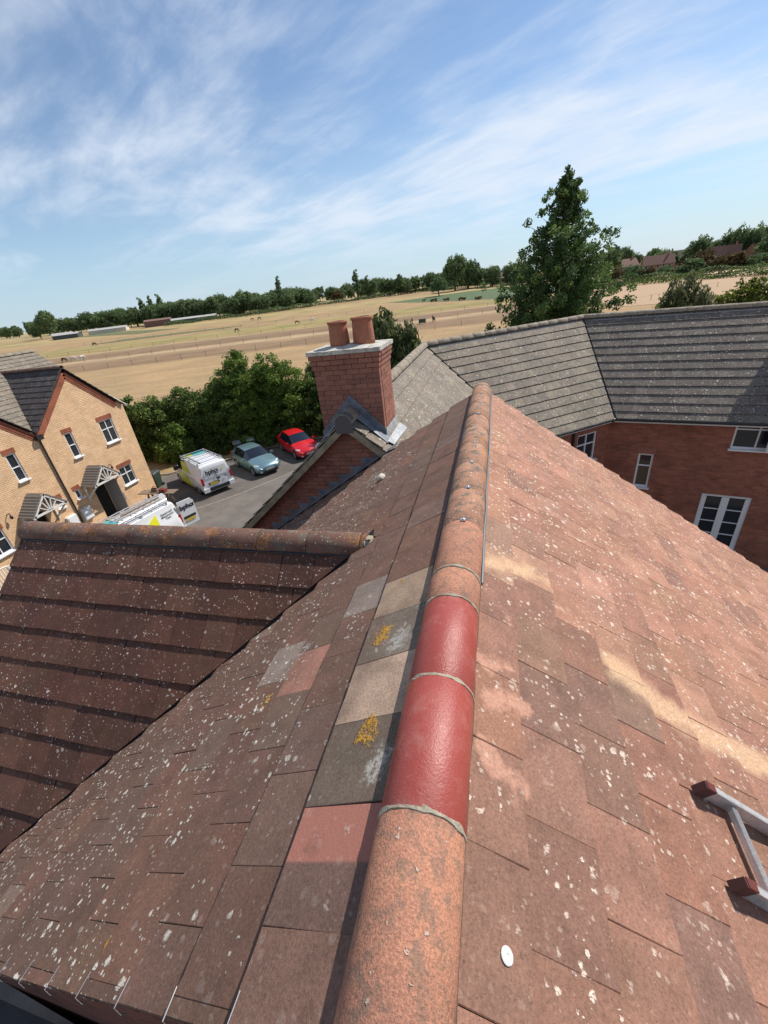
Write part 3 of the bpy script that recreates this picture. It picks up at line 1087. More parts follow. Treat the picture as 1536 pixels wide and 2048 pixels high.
def color_l(u, v, j):
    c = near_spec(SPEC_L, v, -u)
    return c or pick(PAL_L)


recs = []
recs += gen_tiles(RR, main_roof, 'R', [[(Y0, 0), (Y1, 0), (Y1, VR), (Y0, VR)]], 0.3285, 0.285, 0.350, 0.28, VR, color_r)
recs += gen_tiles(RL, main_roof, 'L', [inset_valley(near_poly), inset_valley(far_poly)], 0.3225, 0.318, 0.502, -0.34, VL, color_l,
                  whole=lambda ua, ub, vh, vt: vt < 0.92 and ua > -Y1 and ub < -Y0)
deck('roof_felt', RR, [(Y0 + 0.02, 0), (Y1 - 0.02, 0), (Y1 - 0.02, VR - 0.05), (Y0 + 0.02, VR - 0.05)], main_roof)
deck('roof_felt', RL, [(-Y0 - 0.02, 0), (-GY, 0), (-GY, -GX0 / cl_), (-valley_y(XE_L, -1), VL - .05), (-Y0 - 0.02, VL - .05)], main_roof)
deck('roof_felt', RL, [(-GY, 0), (-Y1 + 0.02, 0), (-Y1 + 0.02, VL - .05), (-valley_y(XE_L, 1), VL - .05), (-GY, -GX0 / cl_)], main_roof)

# cross gable over the front wing
gable_roof = group_part('gable_roof', houseA)
DG = (GZ - 5.41) / TG
VG = DG / math.cos(QG)
RGn = Roof((0, GY, GZ), (1, 0, 0), (0, -math.cos(QG), -math.sin(QG)))
RGf = Roof((0, GY, GZ), (-1, 0, 0), (0, math.cos(QG), -math.sin(QG)))
gp_ = [(GX0 - 0.07, 0), (GX1, 0), (GX1, VG), (XE_L - 0.05, VG)]
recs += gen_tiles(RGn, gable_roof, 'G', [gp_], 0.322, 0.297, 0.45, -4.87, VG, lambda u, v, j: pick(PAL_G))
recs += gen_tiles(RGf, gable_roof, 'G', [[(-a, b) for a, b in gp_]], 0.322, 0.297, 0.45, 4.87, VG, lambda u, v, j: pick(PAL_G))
deck('roof_felt', RGn, [(GX0, 0), (GX1 + .03, 0), (GX1 + .03, VG - .05), (XE_L, VG - .05)], gable_roof)
deck('roof_felt', RGf, [(-GX0, 0), (-GX1 - .03, 0), (-GX1 - .03, VG - .05), (-XE_L, VG - .05)], gable_roof)
emit_tiles(recs, 300)

# valley gutters: a mortar and lead trough below both tile edges
for sg in (-1, 1):
    a_, b_ = V((GX0 - 0.02, GY, GZ)), V((XE_L, valley_y(XE_L, sg), 5.41))
    dd = (b_ - a_).normalized()
    l1 = V((1, 0.0, TL)).normalized()
    g1 = V((0, sg, -TG)).normalized() * -1
    mb = MB()
    mb.add([a_ + V((0, 0, .004)), b_ + V((0, 0, .004)), b_ + l1 * .12 + V((0, 0, .004)), a_ + l1 * .12 + V((0, 0, .004))], [(0, 1, 2, 3)])
    mb.add([a_ + V((0, 0, .004)), b_ + V((0, 0, .004)), b_ + g1 * .12 + V((0, 0, .004)), a_ + g1 * .12 + V((0, 0, .004))], [(0, 1, 2, 3)])
    mb.build('valley_gutter', M['bitumen'], main_roof)

# main ridge: one bare clay tile, two painted red, a short cut piece, then weathered ones
CUTS = [0.455, 0.46, 0.46, 0.23, 0.48, 0.46, 0.46, 0.46, 0.46, 0.46, 0.46, 0.46, 0.46]
RM = [M['ridge_bare'], M['ridge_red'], M['ridge_red'], M['ridge_bare'], M['ridge_bare']]
ridge_run(main_roof, (0, 0.135, ZR - 0.022), (0, Y1 + 0.02, ZR - 0.022), lambda k: RM[k] if k < len(RM) else M['ridge_old'], 0.46, cuts=CUTS, ro=0.131)
for y in (0.59, 1.05, 1.51, 1.74):
    half_ring((0, y, ZR - 0.022), (0, 1, 0), 0.131, 0.021, M['mortar'], main_roof)
yj = 1.74 + 0.48
while yj < 5.9:
    mb = MB()
    mb.box((0.012, yj - 0.012, ZR + 0.113), (0.032, 0.03, 0.004))
    mb.lathe([(0.007, 0), (0.007, 0.005), (0.003, 0.007)], 8, (0.012, yj - 0.012, ZR + 0.115))
    mb.build('ridge_clip', M['metal'], main_roof)
    yj += 0.46
for sx, mt, nm in ((1, 'metal', 'ridge_strip'), (-1, 'dark_metal', 'ridge_strip')):  # left strip coloured dark to stand for the ridge's shadow
    mb = MB()
    mb.tube([(sx * (0.139 + R.uniform(-.003, .003)), y, ZR - 0.046 + R.uniform(-.002, .002)) for y in np.linspace(1.80, 6.0, 22)], 0.007, 6)
    mb.build(nm, M[mt], main_roof)
# mortar bedding along both feet of the ridge
for sx, q in ((1, QR), (-1, QL)):
    mb = MB()
    n = 60
    rows = []
    for k in range(n + 1):
        y = 0.14 + (Y1 - 0.14) * k / n
        e = 0.128 + R.uniform(-0.002, 0.004)
        rows.append([(sx * 0.112, y, ZR + 0.0), (sx * e, y, ZR - 0.026), (sx * (e + 0.004), y, ZR - 0.128 * math.tan(q) + 0.02)])
    vs = [p for r_ in rows for p in r_]
    mb.add(vs, [(k * 3 + q_, k * 3 + q_ + 1, k * 3 + q_ + 4, k * 3 + q_ + 3) for k in range(n) for q_ in range(2)])
    mb.build('ridge_bedding', M['bitumen'] if sx < 0 else M['barge'], main_roof)

# cross gable ridge
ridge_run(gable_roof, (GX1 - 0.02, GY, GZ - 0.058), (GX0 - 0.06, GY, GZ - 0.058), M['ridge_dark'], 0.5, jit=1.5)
mb = MB()
mb.tube([(x, GY - 0.139, GZ - 0.066) for x in np.linspace(GX1 + .02, GX0 - .35, 12)], 0.006, 6)
mb.build('ridge_strip', M['dark_metal'], gable_roof)
for sy in (-1, 1):
    mb = MB()
    mb.add([(GX1, GY + sy * .112, GZ - .03), (GX0 - .2, GY + sy * .112, GZ - .03), (GX0 - .2, GY + sy * .136, GZ - .136 * TG + .03), (GX1, GY + sy * .136, GZ - .136 * TG + .03)], [(0, 1, 2, 3)])
    mb.build('ridge_bedding', M['bitumen'], gable_roof)
# rough mortar plug where the cross ridge dies into the main slope
bm = bmesh.new()
bmesh.ops.create_icosphere(bm, subdivisions=3, radius=0.075)
for v_ in bm.verts:
    v_.co = V((v_.co.x * 0.8, v_.co.y * 1.25, v_.co.z * 0.9)) * R.uniform(0.88, 1.12) + V((GX0 - 0.05, GY - 0.02, GZ - 0.01))
me = bpy.data.meshes.new('mortar_plug')
bm.to_mesh(me)
bm.free()
me.materials.append(M['mortar'])
link(bpy.data.objects.new('mortar_plug', me), gable_roof)

# near verge: undercloak board, wire clips
for side, q, x1 in ((1, QR, XE_R), (-1, QL, XE_L)):
    mb = MB()
    e = V((math.cos(q) * side, 0, -math.sin(q)))
    nn = V((math.sin(q) * side, 0, math.cos(q)))
    a_ = V((0, Y0 + 0.045, ZR)) + nn * -0.035
    mb.bar(a_, a_ + e * (abs(x1) / math.cos(q)), 0.05, 0.035, nn)
    mb.build('verge_mortar', M['undercloak'], main_roof)
    mb = MB()
    a_ = V((0, Y0 + 0.075, ZR)) + nn * -0.14
    mb.bar(a_, a_ + e * (abs(x1) / math.cos(q) - 0.1), 0.022, 0.17, nn)
    mb.build('barge_board', M['barge'], main_roof)
    k = 0
    v_ = 0.502 if side < 0 else 0.350
    gg = 0.318 if side < 0 else 0.285
    while v_ < abs(x1) / math.cos(q) - 0.1:
        rf = RL if side < 0 else RR
        sg = -1 if side < 0 else 1
        mb = MB()
        ya = Y0 - 0.012
        pts = [rf.pt(sg * (ya + 0.075 + R.uniform(-.01, .01)), v_ - 0.012, 0.066), rf.pt(sg * ya, v_ - 0.014 + R.uniform(-.006, .006), 0.065),
               rf.pt(sg * (ya - 0.004), v_ - 0.012, 0.03), rf.pt(sg * (ya + 0.006), v_ + 0.012, 0.0)]
        mb.tube(pts, 0.002, 5)
        mb.build('verge_clip', M['metal'], main_roof)
        v_ += gg
# clips on the gable verge
v_ = 0.49
while v_ < VG:
    mb = MB()
    pts = [RGn.pt(GX1 + 0.05, v_ - 0.015, 0.05), RGn.pt(GX1 - 0.02, v_ - 0.015, 0.048), RGn.pt(GX1 - 0.02, v_ + 0.005, 0.01)]
    mb.tube(pts, 0.0035, 5)
    mb.build('verge_clip', M['metal'], gable_roof)
    v_ += 0.297
mb = MB()
for sy in (-1, 1):
    a_ = V((GX1 + 0.03, GY, GZ - 0.03))
    mb.bar(a_, a_ + V((0, sy * DG, -(GZ - 5.41))), 0.05, 0.04, (0, 0, 1))
mb.build('verge_mortar', M['undercloak'], gable_roof)

# walls under the roofs
mb = MB()
prof = [(-4.05, 0), (4.9, 0), (4.9, ZR - 4.9 * math.tan(QR) - .05), (0, ZR - .06), (-4.05, ZR - 4.05 * TL - .05)]
mb.poly([(x, Y0 + .10, z) for x, z in prof], 5.78, (0, 1, 0))
mb.build('wall', M['red_wall_x'], houseA)
mb = MB()
prof = [(GY - 2.35, 0), (GY + 2.35, 0), (GY + 2.35, GZ - 2.35 * TG - .05), (GY, GZ - .06), (GY - 2.35, GZ - 2.35 * TG - .05)]
mb.poly([(-4.72, y, z) for y, z in prof], 3.5, (1, 0, 0))
mb.build('wall', M['red_wall_y'], houseA)

# low flat roof beside the near gable
fr = thing('flat_roof_extension', 'dark felt flat roof lying in shade below the near verge', 'extension', (-3, -2.2, 0))
mb = MB()
mb.box((-3.6, -2.0, 2.2), (5.6, 4.2, 4.4))
mb.build('wall', M['red_wall_x'], fr)
for k in range(5):
    mb = MB()
    mb.box((-6.05 + 1.15 * k + 0.0, -2.0, 4.46), (1.138, 4.3, 0.1))
    mb.build('felt_sheet', M['bitumen'], fr)

# pale stone and white disc left on the slopes
bm = bmesh.new()
bmesh.ops.create_icosphere(bm, subdivisions=3, radius=1)
for v_ in bm.verts:
    v_.co = V((v_.co.x * 0.05, v_.co.y * 0.075, v_.co.z * 0.045)) * (1 + 0.06 * math.sin(v_.co.x * 5 + v_.co.y * 3))
me = bpy.data.meshes.new('stone')
bm.to_mesh(me)
bm.free()
me.polygons.foreach_set('use_smooth', [True] * len(me.polygons))
me.materials.append(M['stone'])
o = bpy.data.objects.new('stone', me)
u_, v_ = RL.uv((-1.16, 4.60, 7.45))
o.location = RL.pt(u_, v_, 0.075)
o.rotation_euler = (0, rad(-33), rad(-20))
link(o)
tag(o, 'pale grey rounded stone resting on the brown slope between the two gables', 'stone')
mb = MB()
mb.lathe([(0.0, 0.0), (0.0185, 0.0), (0.0185, 0.0022), (0.015, 0.0034), (0.005, 0.0034), (0.004, 0.002)], 24)
o = mb.build('disc', M['chalk'])
u_, v_ = RR.uv((0.218, 0.40, 8.045))
Mx = Matrix((RR.a, -RR.dn, RR.n)).transposed().to_4x4()
Mx.translation = RR.pt(u_, v_, 0.0455)
o.matrix_world = Mx
tag(o, 'small white round disc lying on a brown tile beside the ridge', 'disc')

# ladder lying on the sunlit slope
lad = thing('ladder', 'aluminium ladder with red ribbed end caps lying down the sunlit slope', 'ladder', RR.pt(1.1, 2.0, 0.05))
LV0, LV1 = 1.285, 5.6


def slope_box(mb, u, v, h, su, sv, sh):
    Mx_ = Matrix((RR.a, -RR.dn, RR.n)).transposed()
    return mb.box(RR.pt(u, v, h), (su, sv, sh), Mx_)


HB = 0.053
for u in (1.25, 0.925):
    mb = MB()
    slope_box(mb, u, (LV0 + .045 + LV1) / 2, HB + 0.032, 0.006, LV1 - LV0 - .045, 0.064)
    for h in (0.003, 0.061):
        slope_box(mb, u + (0.012 if u > 1 else -0.012), (LV0 + .045 + LV1) / 2, HB + h, 0.026, LV1 - LV0 - .045, 0.006)
    mb.build('stile', M['alu'], lad)
    mb = MB()
    slope_box(mb, u + (0.009 if u > 1 else -0.009), LV0 + 0.024, HB + 0.031, 0.032, 0.052, 0.070)
    cap = mb.build('end_cap', M['red_rubber'], lad)
    for k in range(7):
        mb = MB()
        slope_box(mb, u + (0.009 if u > 1 else -0.009), LV0 + 0.006 + 0.0065 * k, HB + 0.066, 0.034, 0.0036, 0.010)
        mb.build('rib', M['red_rib'], cap)
v_ = LV0 + 0.165
while v_ < LV1:
    mb = MB()
    slope_box(mb, 1.0875, v_, HB + 0.034, 0.320, 0.028, 0.026)
    for k in range(4):
        slope_box(mb, 1.0875, v_ - 0.010 + 0.0066 * k, HB + 0.0485, 0.318, 0.003, 0.003)
    mb.build('rung', M['alu'], lad)
    v_ += 0.25


# ---------------------------------------------------------------- attached terrace behind: gable with chimney, then the bent wing
QB = rad(40.0)
TB, CB, SB = math.tan(QB), math.cos(QB), math.sin(QB)
ZB = 7.83
J0, J1, J2, J4 = V((-2.12, 5.98, ZB)), V((-2.10, 14.3, ZB)), V((3.32, 18.4, ZB)), V((13.9, 15.54, ZB))
d2 = (J2 - J1).normalized()
d3 = (J4 - J2).normalized()
n1, n2, n3 = V((1, 0, 0)), V((d2.y, -d2.x, 0)), V((d3.y, -d3.x, 0))
EP = 3.36                                       # eave distance in plan


def vdir(da, db):
    q = (db - da)
    q.normalize()
    return q


va, vb = vdir(V((0, 1, 0)), d2), vdir(d2, d3)
A1 = J1 + va * (EP / va.dot(n2)) - V((0, 0, EP * TB))
A2 = J2 + vb * (EP / vb.dot(n2)) - V((0, 0, EP * TB))
A4 = J4 + n3 * EP - V((0, 0, EP * TB))
ZE = ZB - EP * TB

houseB = thing('chimney_house', 'brick house with grey tiled roof, gable end and two-pot chimney beyond the main ridge', 'house', (-2.1, 10, 0))
roofB = group_part('roof', houseB)
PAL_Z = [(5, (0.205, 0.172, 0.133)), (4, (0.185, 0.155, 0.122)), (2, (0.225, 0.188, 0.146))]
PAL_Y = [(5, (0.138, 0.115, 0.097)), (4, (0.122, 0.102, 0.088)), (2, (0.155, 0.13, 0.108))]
RB1 = Roof(J0, (0, 1, 0), (CB, 0, -SB))
RB2 = Roof(J0, (0, -1, 0), (-CB, 0, -SB))
LB = (J1 - J0).length
u1, v1 = RB1.uv(A1)
VB = EP / CB
recs = gen_tiles(RB1, roofB, 'Z', [[(0, 0), (LB - 0.04, 0), (u1 - 0.04, v1), (0, v1)]], 0.31, 0.335, 0.40, 0.0, VB, lambda u, v, j: pick(PAL_Z), jit=0.8)
recs += gen_tiles(RB2, roofB, 'Z', [[(0, 0), (-LB - 1.5, 0), (-LB - 3.2, VB), (0, VB)]], 0.31, 0.335, 0.40, 0.0, VB, lambda u, v, j: pick(PAL_Z), jit=0.8)
emit_tiles(recs, 290)
deck('roof_felt', RB1, [(0.02, 0), (LB, 0), (u1, v1), (0.02, v1)], roofB)
deck('roof_felt', RB2, [(-0.02, 0), (-LB - 1.5, 0), (-LB - 3.2, VB), (-0.02, VB)], roofB)
ridge_run(roofB, J0 + V((0, -0.03, -0.01)), J0 + V((0, 0.44, -0.01)), M['ridge_grey'], 0.46, ro=0.15)
ridge_run(roofB, J0 + V((0, 1.26, 0.005)), J1 + V((0, 0, 0.005)), M['ridge_grey'], 0.46)
mb = MB()
mb.tube([(J0.x + 0.15, y, ZB - 0.08) for y in np.linspace(7.4, 14.2, 14)], 0.008, 6)
mb.build('ridge_strip', M['metal'], roofB)
# mortared end of the ridge and the rake undercloaks
mb = MB()
n = 14
mb.poly([(J0.x + 0.146 * math.cos(math.pi * k / n), J0.y - 0.022, ZB + 0.004 + 0.146 * math.sin(math.pi * k / n)) for k in range(n + 1)] + [(J0.x - .146, J0.y - .022, ZB - .17), (J0.x + .146, J0.y - .022, ZB - .17)], 0.12, (0, 1, 0))
mb.build('ridge_end', material('grey_mortar', None, (0.10, 0.095, 0.09), 0.9), roofB)
XL_B = J0.x - EP - 0.25
for sx, x1 in ((-1, XL_B), (1, J0.x + 1.05)):
    e = V((sx * CB, 0, -SB))
    nn = V((sx * SB, 0, CB))
    L = abs(x1 - J0.x) / CB
    a_ = J0 + V((0, 0.05, 0)) - nn * 0.05 + e * 0.13
    mb = MB()
    mb.bar(a_, J0 + V((0, 0.05, 0)) - nn * 0.05 + e * L, 0.13, 0.10, nn)
    mb.build('rake_undercloak', M['undercloak'], roofB)
# gable wall in single bricks above the main slope
gable = group_part('gable_wall', houseB)
YG = 6.12


def wall_limit(x):
    return ZB - abs(x - J0.x) * TB - 0.10


back = [(-5.3, 0), (J0.x + 1.6, 0), (J0.x + 1.6, wall_limit(J0.x + 1.6)), (J0.x, wall_limit(J0.x)), (-5.3, wall_limit(-5.3))]
mb = MB()
mb.poly([(x, YG + 0.006, z) for x, z in back], 0.2, (0, 1, 0))
mb.build('mortar_bed', M['brick_mortar'], gable)
XM = (ZB - 0.10 + J0.x * TB - ZR + 0.06) / (TL + TB)
tri = [(J0.x, wall_limit(J0.x)), (XM, wall_limit(XM)), (-4.9, ZR - 4.9 * TL - .06), (-4.9, wall_limit(-4.9))]
row = 0
z = 4.8
while z < ZB:
    off = 0.1125 if row % 2 else 0.0
    x = -5.4 + off
    while x < -1.0:
        pc = clip([(x, z), (x + 0.215, z), (x + 0.215, z + 0.065), (x, z + 0.065)], tri)
        if len(pc) >= 3 and area(pc) > 0.003:
            yo = YG - R.uniform(0.001, 0.005)
            mb = MB()
            mb.poly([(a, yo, b) for a, b in pc], 0.05, (0, 1, 0))
            mb.build('brick', M['brick'], gable)
        x += 0.225
    z += 0.075
    row += 1
# stepped lead flashing along the abutment and the apron on the tiles
fl = group_part('step_flashing', houseB)
x = -1.50
k = 0
while x > -4.6:
    zr = ZR + x * TL
    mb = MB()
    hh_ = 0.10 + R.uniform(-.008, .008)
    yo = YG - 0.010 - 0.001 * (k % 2)
    mb.poly([(x, yo, zr + 0.01), (x - 0.228, yo, zr - 0.228 * TL + 0.01), (x - 0.232, yo, zr + hh_), (x + .02, yo, zr + hh_ + .004), (x + .02, yo, zr + .03)], 0.005, (0, 1, 0))
    mb.build('lead_step', M['lead'], fl)
    x -= 0.225
    k += 1
mb = MB()
mb.poly([RL.pt(-YG + 0.02, 1.5, 0.074), RL.pt(-YG + 0.17, 1.5, 0.07), RL.pt(-YG + 0.17, VL, 0.07), RL.pt(-YG + 0.02, VL, 0.074)], 0.006, RL.n)
mb.build('lead_apron', M['lead'], fl)
# walls of this house
mb = MB()
mb.poly([(-5.2, YG + .21, 0), (-5.2, YG + .21, ZB - 3.08 * TB - .05), (J0.x, YG + .21, ZB - .05), (0.9, YG + .21, ZE + .28), (0.9, YG + .21, 0)], 9.0, (0, 1, 0))
mb.build('wall', M['red_wall_y'], houseB)

# chimney
ch = group_part('chimney', houseB)
CX0, CX1, CY0, CY1 = -2.67, -1.57, 6.43, 7.22
CH = 0.079
ZS = 8.80
core = MB()
core.box(((CX0 + CX1) / 2, (CY0 + CY1) / 2, 7.9), (CX1 - CX0 - .02, CY1 - CY0 - .02, 1.79))
core.build('mortar_core', M['brick_mortar'], ch)
joined = MB()


def brick_at(c, sz, single):
    if single:
        MB().box(c, sz).build('brick', M['brick'], ch)
    else:
        joined.box(c, sz)


k = 0
z = ZS - CH
while z > 7.0:
    out = (0.045, 0.03, 0.015)[k] if k < 3 else 0.0
    x0, x1, y0, y1 = CX0 - out, CX1 + out, CY0 - out, CY1 + out
    nb, ns = 5, 3.5
    bl = (x1 - x0) / 5
    sl = (y1 - y0) / 3.5
    sh = 0.5 if k % 2 else 0.0
    zz = z + (CH - 0.009) / 2
    vis = z > 7.35
    # front and rear courses
    for (yy, single) in ((y0, vis), (y1, False)):
        edges = [0] + [i + 0.5 for i in range(5)] + [5] if sh else list(range(6))
        for a, b in zip(edges[:-1], edges[1:]):
            brick_at((x0 + bl * (a + b) / 2, yy + (0.05 if yy == y0 else -0.05) + R.uniform(-.002, .002), zz), (bl * (b - a) - 0.009, 0.1, CH - 0.009), single)
    for (xx, single) in ((x1, vis), (x0, False)):
        edges = [0.5, 1, 2, 3, 3.5 - 0.45] if sh else [0.5, 1.5, 2.5, 3.05]
        for a, b in zip(edges[:-1], edges[1:]):
            brick_at((xx - (0.05 if xx == x1 else -0.05) + R.uniform(-.002, .002), y0 + sl * (a + b) / 2, zz), (0.1, sl * (b - a) - 0.009, CH - 0.009), single)
    z -= CH
    k += 1
tag(joined.build('hidden_brickwork', M['brick'], ch), kind='stuff')
mb = MB()
bx0, bx1, by0, by1 = CX0 - .06, CX1 + .06, CY0 - .06, CY1 + .06
n = 16
top = []
vs, fs = [], []
for j in range(n + 1):
    for i in range(n + 1):
        fx, fy = i / n, j / n
        zt = ZS + 0.055 + 0.05 * min(fx, 1 - fx, fy, 1 - fy) * 2 + R.uniform(-.006, .006)
        vs.append((bx0 + (bx1 - bx0) * fx + R.uniform(-.004, .004), by0 + (by1 - by0) * fy + R.uniform(-.004, .004), zt))
for j in range(n):
    for i in range(n):
        a = j * (n + 1) + i
        fs.append((a, a + 1, a + n + 2, a + n + 1))
rim = [i for i in range(n + 1)] + [(n + 1) * j + n for j in range(1, n + 1)] + [(n + 1) * n + i for i in range(n - 1, -1, -1)] + [(n + 1) * j for j in range(n - 1, 0, -1)]
kk = len(vs)
for i in rim:
    vs.append((vs[i][0], vs[i][1], ZS - 0.004))
for q in range(len(rim)):
    w_ = (q + 1) % len(rim)
    fs.append((rim[q], rim[w_], kk + w_, kk + q))
fs.append(tuple(range(kk, kk + len(rim))))
mb.add(vs, fs)
mb.build('flaunching_slab', M['slab'], ch)
for (x, y, s_) in ((-2.28, 6.80, 1.0), (-1.88, 6.84, 1.08)):
    mb = MB()
    prof = [(0.165, 0.0), (0.163, 0.06), (0.150, 0.30), (0.146, 0.325), (0.163, 0.335), (0.166, 0.36), (0.155, 0.372), (0.125, 0.372), (0.12, 0.30), (0.12, 0.05)]
    mb.lathe([(r_ * s_, z_ * s_) for r_, z_ in prof], 28, (x, y, ZS + 0.07))
    mb.build('chimney_pot', M['pot'], ch, smooth=True)
# lead round the chimney foot
mb = MB()
yf = CY0 - 0.008
for sx in (-1, 1):
    p = [(J0.x, ZB + .33), (J0.x, ZB + .16), (J0.x + sx * .57, ZB + .08 - .57 * TB), (J0.x + sx * .57, ZB + .22 - .57 * TB)]
    mb.poly([(a, yf, b) for a, b in p], 0.007, (0, -1, 0))
    q = [J0 + V((0, CY0 - J0.y - .005, .165)), J0 + V((sx * .60, CY0 - J0.y - .005, .10 - .60 * TB)), J0 + V((sx * .62, CY0 - J0.y - .20, .075 - .62 * TB)), J0 + V((sx * .14, CY0 - J0.y - .17, .085 - .14 * TB))]
    mb.poly(q, 0.006, (0, 0, 1))
mb.build('front_lead', M['lead'], ch)
for sx, xx in ((1, CX1), (-1, CX0)):
    mb = MB()
    za = ZB - abs(xx - J0.x) * TB
    e = V((sx * CB, 0, -SB))
    nn = V((sx * SB, 0, CB))
    mb.poly([(xx + sx * .008, CY0 - .02, za + .02), (xx + sx * .008, CY1 + .05, za + .02), (xx + sx * .008, CY1 + .05, za + .20), (xx + sx * .008, CY0 - .02, za + .20)], 0.006, (sx, 0, 0))
    p0 = V((xx + sx * .012, CY0 - .16, za)) + nn * .055
    p1 = V((xx + sx * .012, CY1 + .06, za)) + nn * .055
    mb.poly([p0, p1, p1 + e * .17, p0 + e * .13 + V((0, .05, 0))], 0.006, nn)
    mb.build('side_lead', M['lead_lit'], ch)

# the bent wing
houseC = thing('bent_wing_house', 'red brick house with grey tiled roof bending in two slopes and white windows', 'house', (7, 17, 0))
roofC = group_part('roof', houseC)
RC2 = Roof(J1, d2, n2 * CB - V((0, 0, SB)))
RC3 = Roof(J2, d3, n3 * CB - V((0, 0, SB)))
a1, a2 = RC2.uv(A1), RC2.uv(A2)
b2, b4 = RC3.uv(A2), RC3.uv(A4)
L2, L3 = (J2 - J1).length, (J4 - J2).length
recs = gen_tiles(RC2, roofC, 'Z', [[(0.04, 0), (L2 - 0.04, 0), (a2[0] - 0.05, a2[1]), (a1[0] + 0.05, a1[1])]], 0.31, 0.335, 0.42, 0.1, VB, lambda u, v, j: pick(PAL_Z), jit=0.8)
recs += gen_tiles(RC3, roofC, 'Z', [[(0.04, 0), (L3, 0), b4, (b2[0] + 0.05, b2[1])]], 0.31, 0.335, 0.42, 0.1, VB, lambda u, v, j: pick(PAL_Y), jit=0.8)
emit_tiles(recs, 298)
deck('roof_felt', RC2, [(0, 0), (L2, 0), a2, a1], roofC)
deck('roof_felt', RC3, [(0, 0), (L3, 0), b4, b2], roofC)
# rear slopes
mb = MB()
for (p, q, nn) in ((J1, J2, n2), (J2, J4, n3)):
    mb.add([p, q, q - nn * 3.6 - V((0, 0, 3.6 * TB)), p - nn * 3.6 - V((0, 0, 3.6 * TB))], [(0, 1, 2, 3)])
mb.build('rear_slope', M['deck'], roofC)
ridge_run(roofC, J1 + V((0, 0, .005)), J2 + V((0, 0, .005)), M['ridge_grey'], 0.46)
ridge_run(roofC, J2 + V((0, 0, .005)), J4 + V((0, 0, .005)), M['ridge_grey'], 0.46)
for P_, dd, nn, L in ((J1, d2, n2, L2), (J2, d3, n3, L3)):
    mb = MB()
    mb.tube([P_ + dd * s_ + nn * .15 + V((0, 0, -.08)) for s_ in np.linspace(.4, L - .4, 10)], 0.009, 6)
    mb.build('ridge_strip', M['metal'], roofC)
for (p, q, u_, w_) in ((J1, A1, d2, V((0, 1, 0))), (J2, A2, d3, d2)):
    mb = MB()
    dd = (q - p).normalized()
    s1 = (u_ * 0.13).cross(V((0, 0, 0))) if False else u_ * 0.075
    s2 = w_ * -0.075
    mb.add([p + V((0, 0, .01)), q + V((0, 0, .01)), q + s1 + V((0, 0, .03)), p + s1 + V((0, 0, .03)), q + s2 + V((0, 0, .03)), p + s2 + V((0, 0, .03))], [(0, 1, 2, 3), (0, 1, 4, 5)])
    mb.build('valley_gutter', M['bitumen'], roofC)
# vent terminal
u_, v_ = 5.6, 3.55
mb = MB()
Mx_ = Matrix((RC3.a, -RC3.dn, RC3.n)).transposed()
mb.box(RC3.pt(u_, v_, 0.07), (0.2, 0.16, 0.08), Mx_)
mb.box(RC3.pt(u_, v_ + .02, 0.12), (0.24, 0.2, 0.025), Mx_)
mb.build('roof_vent', M['stone'], roofC)


# wall with openings: cells between the sorted opening edges, with reveals
def wall_cells(P, d_, nrm, u0_, u1_, z0, z1, ops, mat, parent, depth=0.09, name='wall', top=None):
    """P: origin on the plane; d_: along; nrm: outward; ops: (ua, ub, za, zb)"""
    P, d_, nrm = V(P), V(d_), V(nrm)
    us = sorted({u0_, u1_, *[a for o_ in ops for a in o_[:2]]})
    zs = sorted({z0, z1, *[a for o_ in ops for a in o_[2:]]})
    mb = MB()
    pt = lambda u, z, k=0.0: P + d_ * u + V((0, 0, z)) - nrm * k
    for ua, ub in zip(us[:-1], us[1:]):
        for za, zb in zip(zs[:-1], zs[1:]):
            um, zm = (ua + ub) / 2, (za + zb) / 2
            if any(o_[0] < um < o_[1] and o_[2] < zm < o_[3] for o_ in ops):
                continue
            mb.add([pt(ua, za), pt(ub, za), pt(ub, zb), pt(ua, zb)], [(0, 1, 2, 3)])
    for (ua, ub, za, zb) in ops:
        for q in (((ua, za), (ub, za)), ((ub, za), (ub, zb)), ((ub, zb), (ua, zb)), ((ua, zb), (ua, za))):
            mb.add([pt(*q[0]), pt(*q[1]), pt(*q[1], depth + .05), pt(*q[0], depth + .05)], [(0, 1, 2, 3)])
    if top:
        mb.add([pt(u, z) for u, z in top], [tuple(range(len(top)))])
    return mb.build(name, mat, parent)


